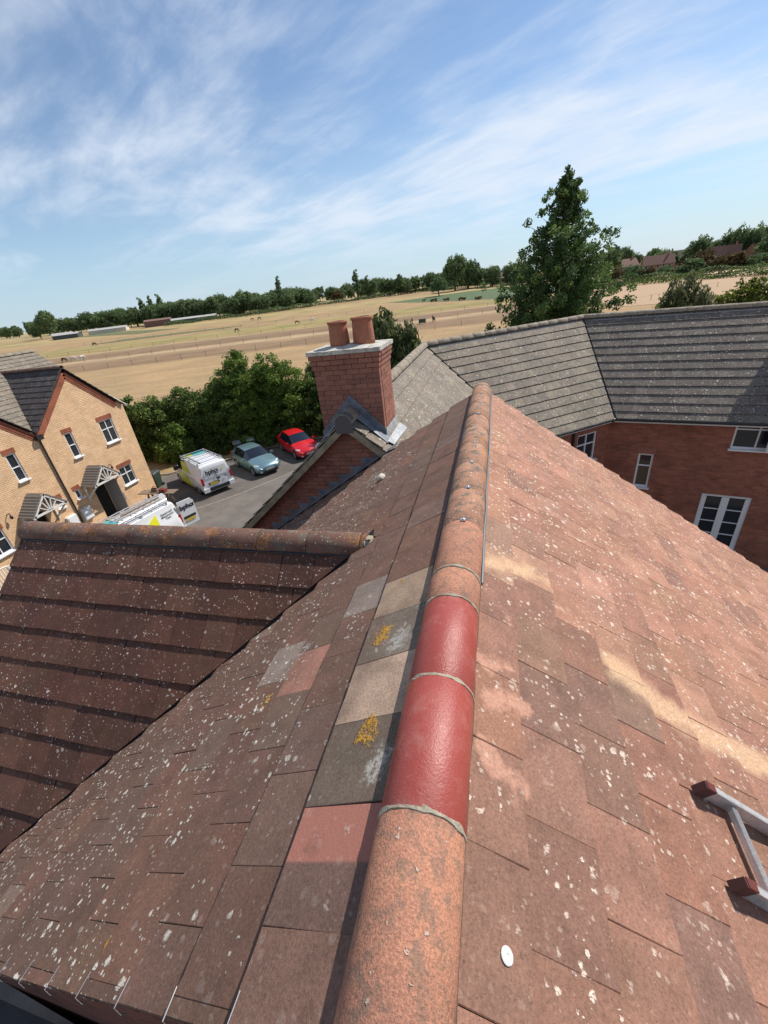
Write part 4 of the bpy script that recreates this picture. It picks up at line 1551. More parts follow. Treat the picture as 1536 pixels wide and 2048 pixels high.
def window(parent, P, d_, nrm, ua, ub, za, zb, grid, sill=True, fr=0.055, depth=0.07, name='window', opens=None, bars=0.03):
    """grid: list of panes as fractions (fu0, fu1, fz0, fz1)"""
    P, d_, nrm = V(P), V(d_), V(nrm)
    pt = lambda u, z, k=0.0: P + d_ * u + V((0, 0, z)) - nrm * k
    Mx_ = Matrix((d_, -nrm, V((0, 0, 1)))).transposed()
    mb = MB()
    W_, H_ = ub - ua, zb - za

    def bx(u, z, su, sz, k=depth, th=0.06):
        mb.box(pt(u, z, k), (su, th, sz), Mx_)
    bx(ua + fr / 2, (za + zb) / 2, fr, H_)
    bx(ub - fr / 2, (za + zb) / 2, fr, H_)
    bx((ua + ub) / 2, za + fr / 2, W_ - 2 * fr, fr)
    bx((ua + ub) / 2, zb - fr / 2, W_ - 2 * fr, fr)
    iw, ih = W_ - 2 * fr, H_ - 2 * fr
    fus = sorted({f for g_ in grid for f in g_[:2]} - {0, 1})
    fzs = sorted({f for g_ in grid for f in g_[2:]} - {0, 1})
    for f in fzs:
        bx((ua + ub) / 2, za + fr + ih * f, iw, bars * 1.4, depth + .001, 0.052)
    for f in fus:
        bx(ua + fr + iw * f, (za + zb) / 2, bars * 1.4, ih, depth + .002, 0.05)
    w_ = mb.build(name, M['white_upvc'], parent)
    for (f0, f1, g0, g1) in grid:
        m_ = MB()
        q0, q1, r0_, r1 = ua + fr + iw * f0, ua + fr + iw * f1, za + fr + ih * g0, za + fr + ih * g1
        m_.add([pt(q0, r0_, depth + .012), pt(q1, r0_, depth + .012), pt(q1, r1, depth + .012), pt(q0, r1, depth + .012)], [(0, 1, 2, 3)])
        m_.build('pane', M['glass'], w_)
    if sill:
        m_ = MB()
        m_.box(pt((ua + ub) / 2, za - 0.02, depth / 2 - 0.045), (W_ + 0.10, depth + 0.13, 0.045), Mx_)
        m_.build('sill', M['white_upvc'], w_)
    return w_


wallC2 = A2.copy()
wallC2.z = 0
off = 0.30
corner = A2 - n2 * off
# corner of the two wall planes
W2P = V((A2.x, A2.y, 0)) - n2 * off
W3P = V((A2.x, A2.y, 0)) - n3 * off
den = d2.x * d3.y - d2.y * d3.x
tt = ((W3P.x - W2P.x) * d3.y - (W3P.y - W2P.y) * d3.x) / den
CC = W2P + d2 * tt
M['red_wall_c2'] = brick_material('red_brickwork_wing', (d2.x, d2.y), (0.40, 0.145, 0.09), (0.27, 0.098, 0.066), (0.25, 0.15, 0.11))
M['red_wall_c3'] = brick_material('red_brickwork_rear', (d3.x, d3.y), (0.40, 0.145, 0.09), (0.26, 0.095, 0.064), (0.26, 0.155, 0.115))
ZW = ZE + 0.12
s0 = (W2P - CC).dot(d2)
op2 = [(-1.22 + s0, -0.36 + s0, 3.62, 4.62)]
wall_cells(CC, d2, n2, -4.0, 0, 0, ZW, op2, M['red_wall_c2'], houseC)
window(houseC, CC, d2, n2, *op2[0], [(0, .5, 0, .62), (.5, 1, 0, .62), (0, .5, .62, 1), (.5, 1, .62, 1)])
s3 = (W3P - CC).dot(d3)
op3 = [(0.88 + s3, 1.33 + s3, 2.53, 3.76), (2.90 + s3, 4.20 + s3, 0.50, 2.52), (3.25 + s3, 5.0 + s3, 4.12, ZW - 0.06)]
wall_cells(CC, d3, n3, 0, 10.5, 0, ZW, op3, M['red_wall_c3'], houseC)
window(houseC, CC, d3, n3, *op3[0], [(0, 1, 0, .66), (0, 1, .66, 1)], fr=0.06)
window(houseC, CC, d3, n3, *op3[2], [(a, b, c, e) for a, b in ((0, .33), (.33, .66), (.66, 1)) for c, e in ((0, .66), (.66, 1))])
fd = window(houseC, CC, d3, n3, *op3[1], [(a, b, c / 4, (c + 1) / 4) for a, b in ((0.0, .5), (.5, 1)) for c in range(4)], fr=0.085, name='french_door', bars=0.016)
mb = MB()
ua, ub, za, zb = op3[1]
Mx_ = Matrix((d3, -n3, V((0, 0, 1)))).transposed()
mb.box(CC + d3 * (ua + ub) / 2 + V((0, 0, (za + zb) / 2)) - n3 * 0.068, (0.20, 0.055, zb - za - .19), Mx_)
for u in (ua + .085 + .03, ub - .085 - .03):
    mb.box(CC + d3 * u + V((0, 0, (za + zb) / 2)) - n3 * 0.068, (0.06, 0.055, zb - za - .19), Mx_)
mb.build('door_stile', M['white_upvc'], fd)
# open casement on the upper window
ua, ub, za, zb = op3[2]
hz = za + .04
cas = MB()
hinge = CC + d3 * (ua + 1.18) + V((0, 0, 0))
ang = rad(38)
dv = d3 * -math.cos(ang) + n3 * math.sin(ang)
nv = V((dv.y, -dv.x, 0))
Mc = Matrix((dv, nv, V((0, 0, 1)))).transposed()
hh = 0.60
for (c, sx, sz) in ((0.02, .045, hh), (0.48, .045, hh)):
    cas.box(hinge + dv * c + V((0, 0, hz + hh / 2)), (sx, .045, sz), Mc)
for zz in (0.02, hh - .02):
    cas.box(hinge + dv * 0.25 + V((0, 0, hz + zz)), (.42, .044, .045), Mc)
cas_o = cas.build('open_casement', M['white_upvc'], houseC)
mb = MB()
mb.box(hinge + dv * 0.25 + V((0, 0, hz + hh / 2)), (.42, .008, hh - .08), Mc)
mb.build('pane', M['glass'], cas_o)
# soldier course over the small window, fascia, gutters, rainwater pipe
mb = MB()
for k in range(7):
    u = 0.86 + s3 + 0.073 * k
    mb.box(CC + d3 * (u + .03) + V((0, 0, 3.87)) + n3 * 0.004, (0.062, 0.02, 0.205), Mx_)
mb.build('soldier_course', M['brick'], houseC)
for (P_, q_, nn, dd) in ((A1, A2, n2, d2), (A2, A4, n3, d3)):
    mb = MB()
    e0 = P_ - nn * 0.10
    e1 = q_ - nn * 0.10
    mb.bar(V((e0.x, e0.y, ZE - 0.06)), V((e1.x, e1.y, ZE - 0.06)), 0.02, 0.15)
    mb.bar(V((e0.x, e0.y, ZE - 0.13)) - nn * .1, V((e1.x, e1.y, ZE - 0.13)) - nn * .1, 0.2, 0.012)
    mb.build('fascia', M['white_upvc'], houseC)
    mb = MB()
    e0, e1 = P_ + nn * 0.0, q_ + nn * 0.0
    mb.tube([V((e0.x, e0.y, ZE - 0.015)), V((e1.x, e1.y, ZE - 0.015))], 0.05, 8)
    mb.build('gutter', M['black'], houseC)
pb = CC + d2 * (-1.62) + n2 * .07
mb = MB()
mb.tube([pb + V((0, 0, ZE - .05)), pb + V((0, 0, .1))], 0.04, 8)
mb.build('rainwater_pipe', M['black'], houseC)
# stack on the wing ridge, beyond the edge of the picture (its shade falls on the slope)
mb = MB()
cpos = J2 + d3 * 6.85
Mz = Matrix((d3, -n3, V((0, 0, 1)))).transposed()
mb.box(cpos + V((0, 0, 0.35)), (1.1, 0.7, 2.7), Mz)
mb.box(cpos + V((0, 0, 1.74)), (1.22, 0.82, 0.08), Mz)
mb.build('chimney_stack', M['red_wall_c3'], houseC)


# ---------------------------------------------------------------- pair of buff brick houses across the yard
XF, YP = -20.2, 13.8


def buff_house(sg, label, budget):
    Y = lambda o_: YP + sg * o_
    H = thing('buff_house', label, 'house', (XF - 3, Y(2.5), 0), group='buff brick houses')
    d_ = V((0, sg, 0))
    nrm = V((1, 0, 0))
    P = V((XF, YP, 0))
    W_ = 5.17
    wins = [(1.20, 1.64, 3.88, 5.12), (3.25, 4.12, 3.88, 5.10), (3.20, 4.10, 1.36, 2.42), (0.37, 0.68, 1.98, 2.44)]
    door = (1.36, 2.12, 0.30, 2.30)
    wall_cells(P, d_, nrm, 0.0, W_, 0, 5.5, wins + [door], M['buff_y'], H, top=[(0, 5.5), (W_, 5.5), (W_, 5.78), (4.72, 5.78), (2.56, 7.82)])
    mb = MB()
    mb.add([(XF, Y(W_), 0), (XF - 9.5, Y(W_), 0), (XF - 9.5, Y(W_), 5.4), (XF - 4.8, Y(W_), 8.6), (XF, Y(W_), 5.5)], [(0, 1, 2, 3, 4)])
    mb.add([(XF - 9.5, Y(0), 0), (XF - 9.5, Y(W_), 0), (XF - 9.5, Y(W_), 5.4), (XF - 9.5, Y(0), 5.4)], [(0, 1, 2, 3)])
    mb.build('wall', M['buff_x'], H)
    four = [(a, b, c, e) for a, b in ((0, .5), (.5, 1)) for c, e in ((0, .62), (.62, 1))]
    window(H, P, d_, nrm, *wins[0], [(0, 1, 0, .5), (0, 1, .5, 1)], fr=0.06)
    window(H, P, d_, nrm, *wins[1], four, fr=0.06)
    window(H, P, d_, nrm, *wins[2], four, fr=0.06)
    window(H, P, d_, nrm, *wins[3], [(0, 1, 0, 1)], fr=0.06)
    # flat arches of red brick
    for (a, b, c, e) in wins:
        mb = MB()
        n_ = max(3, round((b - a + .12) / 0.075))
        for k in range(n_):
            u = a - 0.06 + (b - a + .12) * (k + .5) / n_
            mb.box((XF + 0.003, Y(u), e + 0.115), (0.03, (b - a + .12) / n_ - 0.008, 0.22))
        mb.build('brick_arch', M['red_trim'], H)
    # rake bands of red brick under the verge
    for (a, b) in (((2.56, 7.86), (0.03, 5.50)), ((2.56, 7.86), (4.80, 5.72))):
        va_, vb_ = V((0, Y(a[0]), a[1])), V((0, Y(b[0]), b[1]))
        dr = (vb_ - va_).normalized()
        for k, (o_, w_, th) in enumerate(((0.05, .10, .06), (0.16, .10, .035), (0.26, .07, .02))):
            mb = MB()
            nn = V((0, dr.z, -dr.y))
            if nn.z > 0:
                nn = -nn
            mb.bar(va_ + nn * o_ + V((XF + th / 2, 0, 0)), vb_ + nn * o_ + V((XF + th / 2, 0, 0)), th, w_, nn)
            mb.build('rake_band', M['red_trim'], H)
    # roofs
    roof = group_part('roof', H)
    recs_ = []
    zr = 7.98
    qa = math.atan((zr - 5.56) / 2.56)
    XR = XF + 0.14
    XB = XF - 3.85
    for ss in (-1, 1):                      # gable slopes
        dnv = V((0, ss * math.cos(qa), -math.sin(qa)))
        a_ = V((-ss, 0, 0))
        rf = Roof((XR, Y(2.56), zr), a_, dnv)
        Ls = 2.56 / math.cos(qa)
        far = -ss * (XB - XR)
        poly = [(0, 0), (far, 0), (-ss * (XF + 0.05 - XR), Ls), (0, Ls)]
        dark = [(5, (0.070, 0.062, 0.062)), (4, (0.06, 0.053, 0.053))]  # shading of the gable slopes put into the tile colour
        recs_ += gen_tiles(rf, roof, 'Z' if ss * sg > 0 else 'G', [poly], 0.33, 0.31, 0.36, 0.0, Ls, lambda u, v, j: pick(dark), jit=1.0)
        deck('roof_felt', rf, poly, roof)
    qm = math.atan(0.667)
    rf = Roof((XF - 4.8, YP, 8.68), (0, 1, 0), (math.cos(qm), 0, -math.sin(qm)))
    Lm = 4.72 / math.cos(qm)
    y0_, y1_ = (0.0, W_ + 0.18) if sg > 0 else (-W_ - 0.18, 0.0)
    polyA = [(y0_, 0), (y1_, 0), (y1_, Lm), (y0_, Lm)]
    recs_ += gen_tiles(rf, roof, 'Z', [polyA], 0.33, 0.31, 0.36, 0.0, Lm, lambda u, v, j: pick(PAL_Z), jit=1.2)
    deck('roof_felt', rf, polyA, roof, -0.02)
    emit_tiles(recs_, budget)
    mb = MB()
    mb.add([(XF - 4.8, YP + y0_, 8.66), (XF - 4.8, YP + y1_, 8.66), (XF - 9.7, YP + y1_, 5.4), (XF - 9.7, YP + y0_, 5.4)], [(0, 1, 2, 3)])
    mb.build('rear_slope', M['deck'], roof)
    ridge_run(roof, (XR, Y(2.56), zr), (XB, Y(2.56), zr), M['ridge_dark'], 0.46)
    ridge_run(roof, (XF - 4.8, YP + y0_, 8.69), (XF - 4.8, YP + y1_, 8.69), M['ridge_grey'], 0.46)
    # porch
    por = group_part('porch', H)
    yc, hw, ze, za, xp = Y(1.62), 0.78, 2.50, 3.28, XF + 0.92
    for ss in (-1, 1):
        k_ = 0
        nl = 8
        ds = V((0, ss * hw, ze - za))
        nn = V((0, ss * (za - ze), hw)).normalized()
        for k_ in range(nl):
            a_ = V((0, yc, za)) + ds * (k_ / nl) + nn * 0.035
            b_ = V((0, yc, za)) + ds * ((k_ + 1.25) / nl) + nn * 0.06
            mb = MB()
            mb.add([(XF + .01, a_.y, a_.z), (xp + .05, a_.y, a_.z), (xp + .05, b_.y, b_.z), (XF + .01, b_.y, b_.z),
                    (XF + .01, a_.y, a_.z - .03), (xp + .05, a_.y, a_.z - .03), (xp + .05, b_.y, b_.z - .03), (XF + .01, b_.y, b_.z - .03)],
                   [(0, 1, 2, 3), (4, 5, 6, 7), (0, 1, 5, 4), (2, 3, 7, 6), (1, 2, 6, 5), (0, 3, 7, 4)])
            mb.build('tile_course', M['porch_tile'], por)
        mb = MB()
        mb.bar(V((xp, yc, za - .02)), V((xp, yc, za - .02)) + ds * 1.06, 0.05, 0.12, (0, 0, 1))
        mb.build('barge_board', M['white_wood'], por)
        mb = MB()
        mb.bar((XF + .05, yc + ss * (hw - .06), 1.75), (xp - .05, yc + ss * (hw - .06), 2.42), 0.06, 0.06)
        mb.bar((XF + .04, yc + ss * (hw - .06), 1.6), (XF + .04, yc + ss * (hw - .06), 2.45), 0.07, 0.07)
        mb.bar((XF + .02, yc + ss * (hw - .06), 2.45), (xp, yc + ss * (hw - .06), 2.45), 0.07, 0.07)
        mb.build('bracket', M['white_wood'], por)
    mb = MB()
    mb.bar((xp, yc - hw, ze - .02), (xp, yc + hw, ze - .02), 0.05, 0.09)
    mb.build('tie_beam', M['white_wood'], por)
    for f in (-0.62, -0.32, 0, 0.32, 0.62):
        mb = MB()
        top = V((xp, yc + f * hw * 0.85, za - .06 - abs(f) * .85 * (za - ze)))
        mb.bar((xp, yc + f * .12, ze), top, 0.04, 0.05, (1, 0, 0))
        mb.build('strut', M['white_wood'], por)
    # door
    mb = MB()
    mb.add([(XF - .13, Y(door[0]), door[2]), (XF - .13, Y(door[1]), door[2]), (XF - .13, Y(door[1]), door[3]), (XF - .13, Y(door[0]), door[3])], [(0, 1, 2, 3)])
    mb.build('doorway', M['dark_room'], H)
    mb = MB()
    mb.bar((XF + 0.01, Y(door[1] - .03), 1.30), (XF + 0.70, Y(door[1] + .12), 1.30), 0.045, 1.98)
    dr_ = mb.build('front_door', M['door_grey'], H)
    mb = MB()
    mb.tube([(XF + .64, Y(door[1] + .04), 1.25), (XF + .64, Y(door[1] + .02), 1.25), (XF + .54, Y(door[1] + .0), 1.25)], 0.012, 6)
    mb.build('handle', M['metal'], dr_)
    mb = MB()
    mb.box((XF + .45, Y(1.75), 0.15), (0.9, 1.1, 0.30))
    mb.build('doorstep', M['kerb'], H)
    # meter boxes, lamp, hopper
    for (o_, z_, sy, sz, mt) in ((2.62, 0.95, .34, .46, 'grey_plastic'), (0.42, 1.15, .5, .62, 'white_upvc')):
        mb = MB()
        mb.box((XF + .07, Y(o_), z_), (.14, sy, sz))
        mb.box((XF + .15, Y(o_), z_), (.02, sy * .86, sz * .88))
        mb.build('meter_box', M[mt], H)
    mb = MB()
    mb.tube([(XF, Y(2.75), 2.85), (XF + .16, Y(2.75), 2.90), (XF + .18, Y(2.75), 2.80)], 0.022, 6)
    mb.lathe([(0.03, 0), (0.055, -.03), (0.06, -.13), (0.03, -.16)], 10, (XF + .18, Y(2.75), 2.80))
    mb.build('wall_lamp', M['black'], H)
    mb = MB()
    mb.bar((XF - 5, Y(W_ + .19), 8.5), (XF + .1, Y(W_ + .19), 5.42), 0.03, 0.14)
    mb.build('verge_board', M['white_wood'], H)
    return H


def porch_fn(t, b):
    p = t.pos()
    n_ = t.noise(p, 9, 4, 0.6)
    c = t.mix(n_, (0.14, 0.12, 0.105), (0.22, 0.20, 0.175))
    t.put(b.inputs['Base Color'], c)
    b.inputs['Roughness'].default_value = 0.9


M['porch_tile'] = material('porch_tile', porch_fn)
H1 = buff_house(1, 'buff brick house beside the hedge, gable with red brick rake and open front door', 150)
H2 = buff_house(-1, 'buff brick house at the left edge, its porch half hidden by the ridge', 40)
# shared downpipe in the angle between the gables
mb = MB()
mb.tube([(XF + .06, YP, 5.35), (XF + .06, YP, .1)], 0.04, 8)
mb.box((XF + .10, YP, 5.38), (.22, .30, .22))
mb.build('rainwater_pipe', M['black'], H1)

# white garden bench, wheelie bins, trestle bench
bn = thing('garden_bench', 'white slatted garden bench with arched back against the buff wall', 'bench', (-19.35, 9.35, 0))
yb, xb = 9.35, -19.55
mb = MB()
for k in range(4):
    mb.box((xb + .12 + .1 * k, yb, .42), (.08, 1.3, .03))
mb.build('seat', M['white_wood'], bn)
mb = MB()
for k in range(11):
    yy = yb - .6 + .12 * k
    hgt = .95 + .22 * math.cos((yy - yb) * 2.2)
    mb.bar((xb + .05, yy, .45), (xb - .03, yy, hgt), .035, .02)
pts = [(xb - .03, yb - .65 + .13 * k, .97 + .22 * math.cos((-.65 + .13 * k) * 2.2)) for k in range(11)]
mb.tube(pts, .03, 6)
mb.build('backrest', M['white_wood'], bn)
for sy in (-.6, .6):
    for xx in (xb + .06, xb + .46):
        MB().box((xx, yb + sy, .21), (.05, .05, .42)).build('leg', M['white_wood'], bn)
    MB().box((xb + .26, yb + sy, .64), (.5, .06, .035)).build('armrest', M['white_wood'], bn)


def wheelie_bin(x, y, rz, body, lidc, label):
    b_ = thing('wheelie_bin', label, 'bin', (x, y, 0), rz, 'wheelie bins')
    mb = MB()
    mb.add([(-.22, -.25, .06), (.22, -.25, .06), (.22, .25, .06), (-.22, .25, .06), (-.28, -.33, .95), (.28, -.33, .95), (.28, .33, .95), (-.28, .33, .95)],
           [(0, 1, 2, 3), (4, 5, 6, 7), (0, 1, 5, 4), (1, 2, 6, 5), (2, 3, 7, 6), (3, 0, 4, 7)])
    mb.build('body', body, b_, True)
    mb = MB()
    mb.add([(-.30, -.36, .955), (.30, -.36, .955), (.30, .38, .965), (-.30, .38, .965), (-.25, -.28, 1.03), (.25, -.28, 1.03), (.25, .30, 1.06), (-.25, .30, 1.06)],
           [(0, 1, 2, 3), (4, 5, 6, 7), (0, 1, 5, 4), (1, 2, 6, 5), (2, 3, 7, 6), (3, 0, 4, 7)])
    mb.build('lid', lidc, b_, True)
    for sx in (-.26, .26):
        mb = MB()
        mb.tube([(sx - .025, .27, .10), (sx + .025, .27, .10)], .10, 14)
        mb.build('wheel', M['black'], b_, True)
    mb = MB()
    mb.tube([(-.24, .42, .92), (.24, .42, .92)], .018, 6)
    mb.build('handle', body, b_, True)


GB = material('green_bin', None, (0.03, 0.055, 0.04), 0.5)
GL = material('green_lid', None, (0.16, 0.21, 0.15), 0.5)
KB = material('grey_bin', None, (0.05, 0.055, 0.055), 0.5)
wheelie_bin(-18.1, 25.2, rad(40), KB, M['grey_plastic'], 'dark grey wheelie bin behind the silver car, further from the red car')
wheelie_bin(-17.35, 25.85, rad(35), GB, GL, 'green lidded wheelie bin behind the silver car')
wheelie_bin(-20.9, 19.75, rad(8), GB, KB, 'dark green wheelie bin standing at the corner of the buff house')

wb = thing('trestle_bench', 'dark plank laid on trestles between the vans and the buff house', 'workbench', (-18.3, 17.2, 0))
MB().box((-18.35, 17.22, .90), (2.3, .55, .035), Matrix.Rotation(rad(4), 3, 'Z')).build('plank', M['timber'], wb)
for xx in (-19.0, -17.7):
    mb = MB()
    for sy in (-.25, .25):
        mb.bar((xx, 17.22 + sy * .3, .87), (xx - .12, 17.22 + sy * 1.3, 0.02), .05, .05)
        mb.bar((xx, 17.22 + sy * .3, .87), (xx + .12, 17.22 + sy * 1.3, 0.02), .05, .05)
    mb.bar((xx, 16.95, .86), (xx, 17.5, .86), .06, .05)
    mb.build('trestle', M['timber'], wb)
tb = thing('tool_bag', 'open brown tool bag standing on the dark plank', 'bag', (-18.55, 17.25, .92))
mb = MB()
mb.add([(-.22, -.12, 0), (.22, -.12, 0), (.22, .12, 0), (-.22, .12, 0), (-.18, -.05, .2), (.18, -.05, .2), (.18, .05, .2), (-.18, .05, .2)],
       [(0, 1, 2, 3), (0, 1, 5, 4), (1, 2, 6, 5), (2, 3, 7, 6), (3, 0, 4, 7)])
mb.build('body', M['timber'], tb, True)
mb = MB()
mb.tube([(-.1, 0, .18), (-.08, 0, .30), (.08, 0, .30), (.1, 0, .18)], .015, 6)
mb.build('handle', M['black'], tb, True)
rb = thing('red_toolbox', 'dark red toolbox on the dark plank beside the bag', 'toolbox', (-17.95, 17.2, .92))
MB().box((0, 0, .09), (.42, .2, .18)).build('body', material('dark_red_box', None, (0.20, 0.035, 0.03), .45), rb, True)
mb = MB()
mb.tube([(-.09, 0, .18), (-.08, 0, .24), (.08, 0, .24), (.09, 0, .18)], .012, 6)
mb.build('handle', M['black'], rb, True)


# ---------------------------------------------------------------- vehicles
def paint(name, c, metal=0.0, rough=0.28):
    def fn(t, b):
        n_ = t.noise(t.pos(), 3, 4, 0.6)
        t.put(b.inputs['Base Color'], t.mix(n_, tuple(q * 0.93 for q in c), c))
        b.inputs['Roughness'].default_value = rough
        b.inputs['Metallic'].default_value = metal
        b.inputs['Coat Weight'].default_value = 0.5
        b.inputs['Coat Roughness'].default_value = 0.06
    return material(name, fn)


PW = paint('van_white', (0.74, 0.75, 0.76))
PL = paint('livery_lime', (0.52, 0.60, 0.03))
PT = paint('livery_teal', (0.03, 0.42, 0.45))
PY = paint('livery_yellow', (0.80, 0.78, 0.03))
PS = paint('silver_teal_paint', (0.22, 0.345, 0.38), 0.6, 0.3)
PR = paint('red_paint', (0.55, 0.012, 0.018))
GLS = material('car_glass', None, (0.012, 0.014, 0.022), 0.04, 0, 0.9)
RUB = material('tyre_rubber', None, (0.015, 0.015, 0.015), 0.8)
RIM = material('alloy_rim', None, (0.42, 0.43, 0.45), 0.35, 0.8)
LAMP = material('clear_lamp', None, (0.62, 0.64, 0.66), 0.12, 0.3)
REDL = material('red_lamp', None, (0.42, 0.012, 0.015), 0.2)
PLY = material('yellow_plate', None, (0.62, 0.42, 0.02), 0.4)
PLW = material('white_plate', None, (0.70, 0.70, 0.66), 0.4)
INK = material('black_print', None, (0.012, 0.012, 0.014), 0.5)


def section(w_, zb, zs, rw, zt):
    """half outline of the body at one station, from under the sill to the roof centre"""
    return [(0.0, zb), (w_ * .80, zb), (w_ * .97, zb + .12), (w_, zb + (zs - zb) * .45), (w_ * .985, zs - .10), (w_ * .945, zs), (rw, zt - .055), (rw * .86, zt - .012), (0.0, zt)]


def vehicle_body(root, st, body_mat, side_glass, front_glass, rear_glass, name='body'):
    """st: stations (x, w, zb, zs, rw, zt), x from the front; +y is the left side. Glass cells become their own parts."""
    secs = [section(*s_[1:]) for s_ in st]
    m_ = len(secs[0])
    idx = lambda i, k, s_: (i * m_ + k) * 2 + s_
    vs = []
    for (x, *_), sec in zip(st, secs):
        for (y, z) in sec:
            vs += [V((-x, y, z)), V((-x, -y, z))]
    body, parts = [], {}
    for i in range(len(st) - 1):
        for k in range(m_ - 1):
            for s_ in (0, 1):
                f = (idx(i, k, s_), idx(i + 1, k, s_), idx(i + 1, k + 1, s_), idx(i, k + 1, s_))
                if s_:
                    f = f[::-1]
                key = None
                if k == 5 and i in side_glass:
                    key = ('side_window', s_, side_glass[i])
                elif k >= 6 and i in front_glass:
                    key = ('windscreen', 0, 0)
                elif k >= 6 and i in rear_glass:
                    key = ('rear_window', 0, 0)
                (parts.setdefault(key, []) if key else body).append(f)
    for i in (0, len(st) - 1):
        for k in range(m_ - 1):
            f = (idx(i, k, 0), idx(i, k + 1, 0), idx(i, k + 1, 1), idx(i, k, 1))
            body.append(f if i == 0 else f[::-1])

    def sub(name_, fs, mat, parent, inset=0.0):
        used = sorted({a for f in fs for a in f})
        mp = {a: j for j, a in enumerate(used)}
        o_ = obj(name_, [vs[a] for a in used], [tuple(mp[a] for a in f) for f in fs], mat, parent, True, True)
        bm_ = bmesh.new()
        bm_.from_mesh(o_.data)
        bmesh.ops.remove_doubles(bm_, verts=bm_.verts, dist=0.0005)
        bmesh.ops.recalc_face_normals(bm_, faces=bm_.faces)
        for e in bm_.edges:
            e.smooth = e.calc_face_angle(0) < 0.6
        bm_.to_mesh(o_.data)
        bm_.free()
        return o_
    b_ = sub(name, body, body_mat, root)
    for key, fs in parts.items():
        sub(key[0], fs, GLS, root)
    return b_


def wheels(root, xs, y, r_, wd=0.2):
    for x in xs:
        for s_ in (-1, 1):
            mb = MB()
            mb.tube([(-x, s_ * (y - wd), r_), (-x, s_ * y, r_)], r_, 22)
            wh = mb.build('wheel', RUB, root, True)
            mb = MB()
            mb.tube([(-x, s_ * (y - .02), r_), (-x, s_ * (y + .006), r_)], r_ * .66, 16)
            mb.build('rim', RIM, wh, True)
            mb = MB()                    # dark arch over the wheel
            n_ = 12
            vs = []
            for k in range(n_ + 1):
                a_ = math.pi * k / n_
                vs += [V((-x + (r_ + .075) * math.cos(a_), s_ * (y + .004), r_ + (r_ + .06) * math.sin(a_))), V((-x + r_ * .8 * math.cos(a_), s_ * (y - .03), r_ + r_ * .8 * math.sin(a_)))]
            mb.add(vs, [(2 * k, 2 * k + 2, 2 * k + 3, 2 * k + 1) for k in range(n_)])
            mb.build('wheel_arch', M['black'], root, True)


def lbox(root, name, c, sz, mat, rot=None):
    mb = MB()
    mb.box(c, sz, Euler(rot).to_matrix() if rot else None)
    return mb.build(name, mat, root, True)


def text(root, body, loc, size, rot, mat, name='lettering', bold=0.012, align='CENTER', sp=1.0):
    cu_ = bpy.data.curves.new(name, 'FONT')
    cu_.body = body
    cu_.size = size
    cu_.offset = bold * size
    cu_.extrude = 0.002
    cu_.align_x = align
    cu_.space_line = sp
    cu_.materials.append(mat)
    f_ = bpy.data.objects.new('font', cu_)
    col.objects.link(f_)
    bpy.context.view_layer.update()
    me = bpy.data.meshes.new_from_object(f_.evaluated_get(bpy.context.evaluated_depsgraph_get()))
    bpy.data.objects.remove(f_)
    o_ = bpy.data.objects.new(name, me)
    col.objects.link(o_)
    o_.parent = root
    o_.location = loc
    o_.rotation_euler = rot
    return o_


HATCH = [(0.0, .58, .36, .56, .46, .58), (.06, .74, .27, .63, .56, .67), (.22, .84, .22, .70, .66, .755), (.62, .865, .20, .80, .70, .86), (1.10, .875, .20, .89, .72, .96), (1.28, .88, .20, .92, .70, 1.01),
         (1.98, .88, .20, .945, .585, 1.425), (2.30, .88, .20, .955, .585, 1.47), (2.95, .88, .20, .975, .57, 1.47), (3.48, .87, .22, 1.0, .545, 1.405), (3.98, .83, .26, 1.01, .56, 1.09), (4.14, .79, .32, .80, .60, .86), (4.18, .70, .42, .62, .5, .66)]


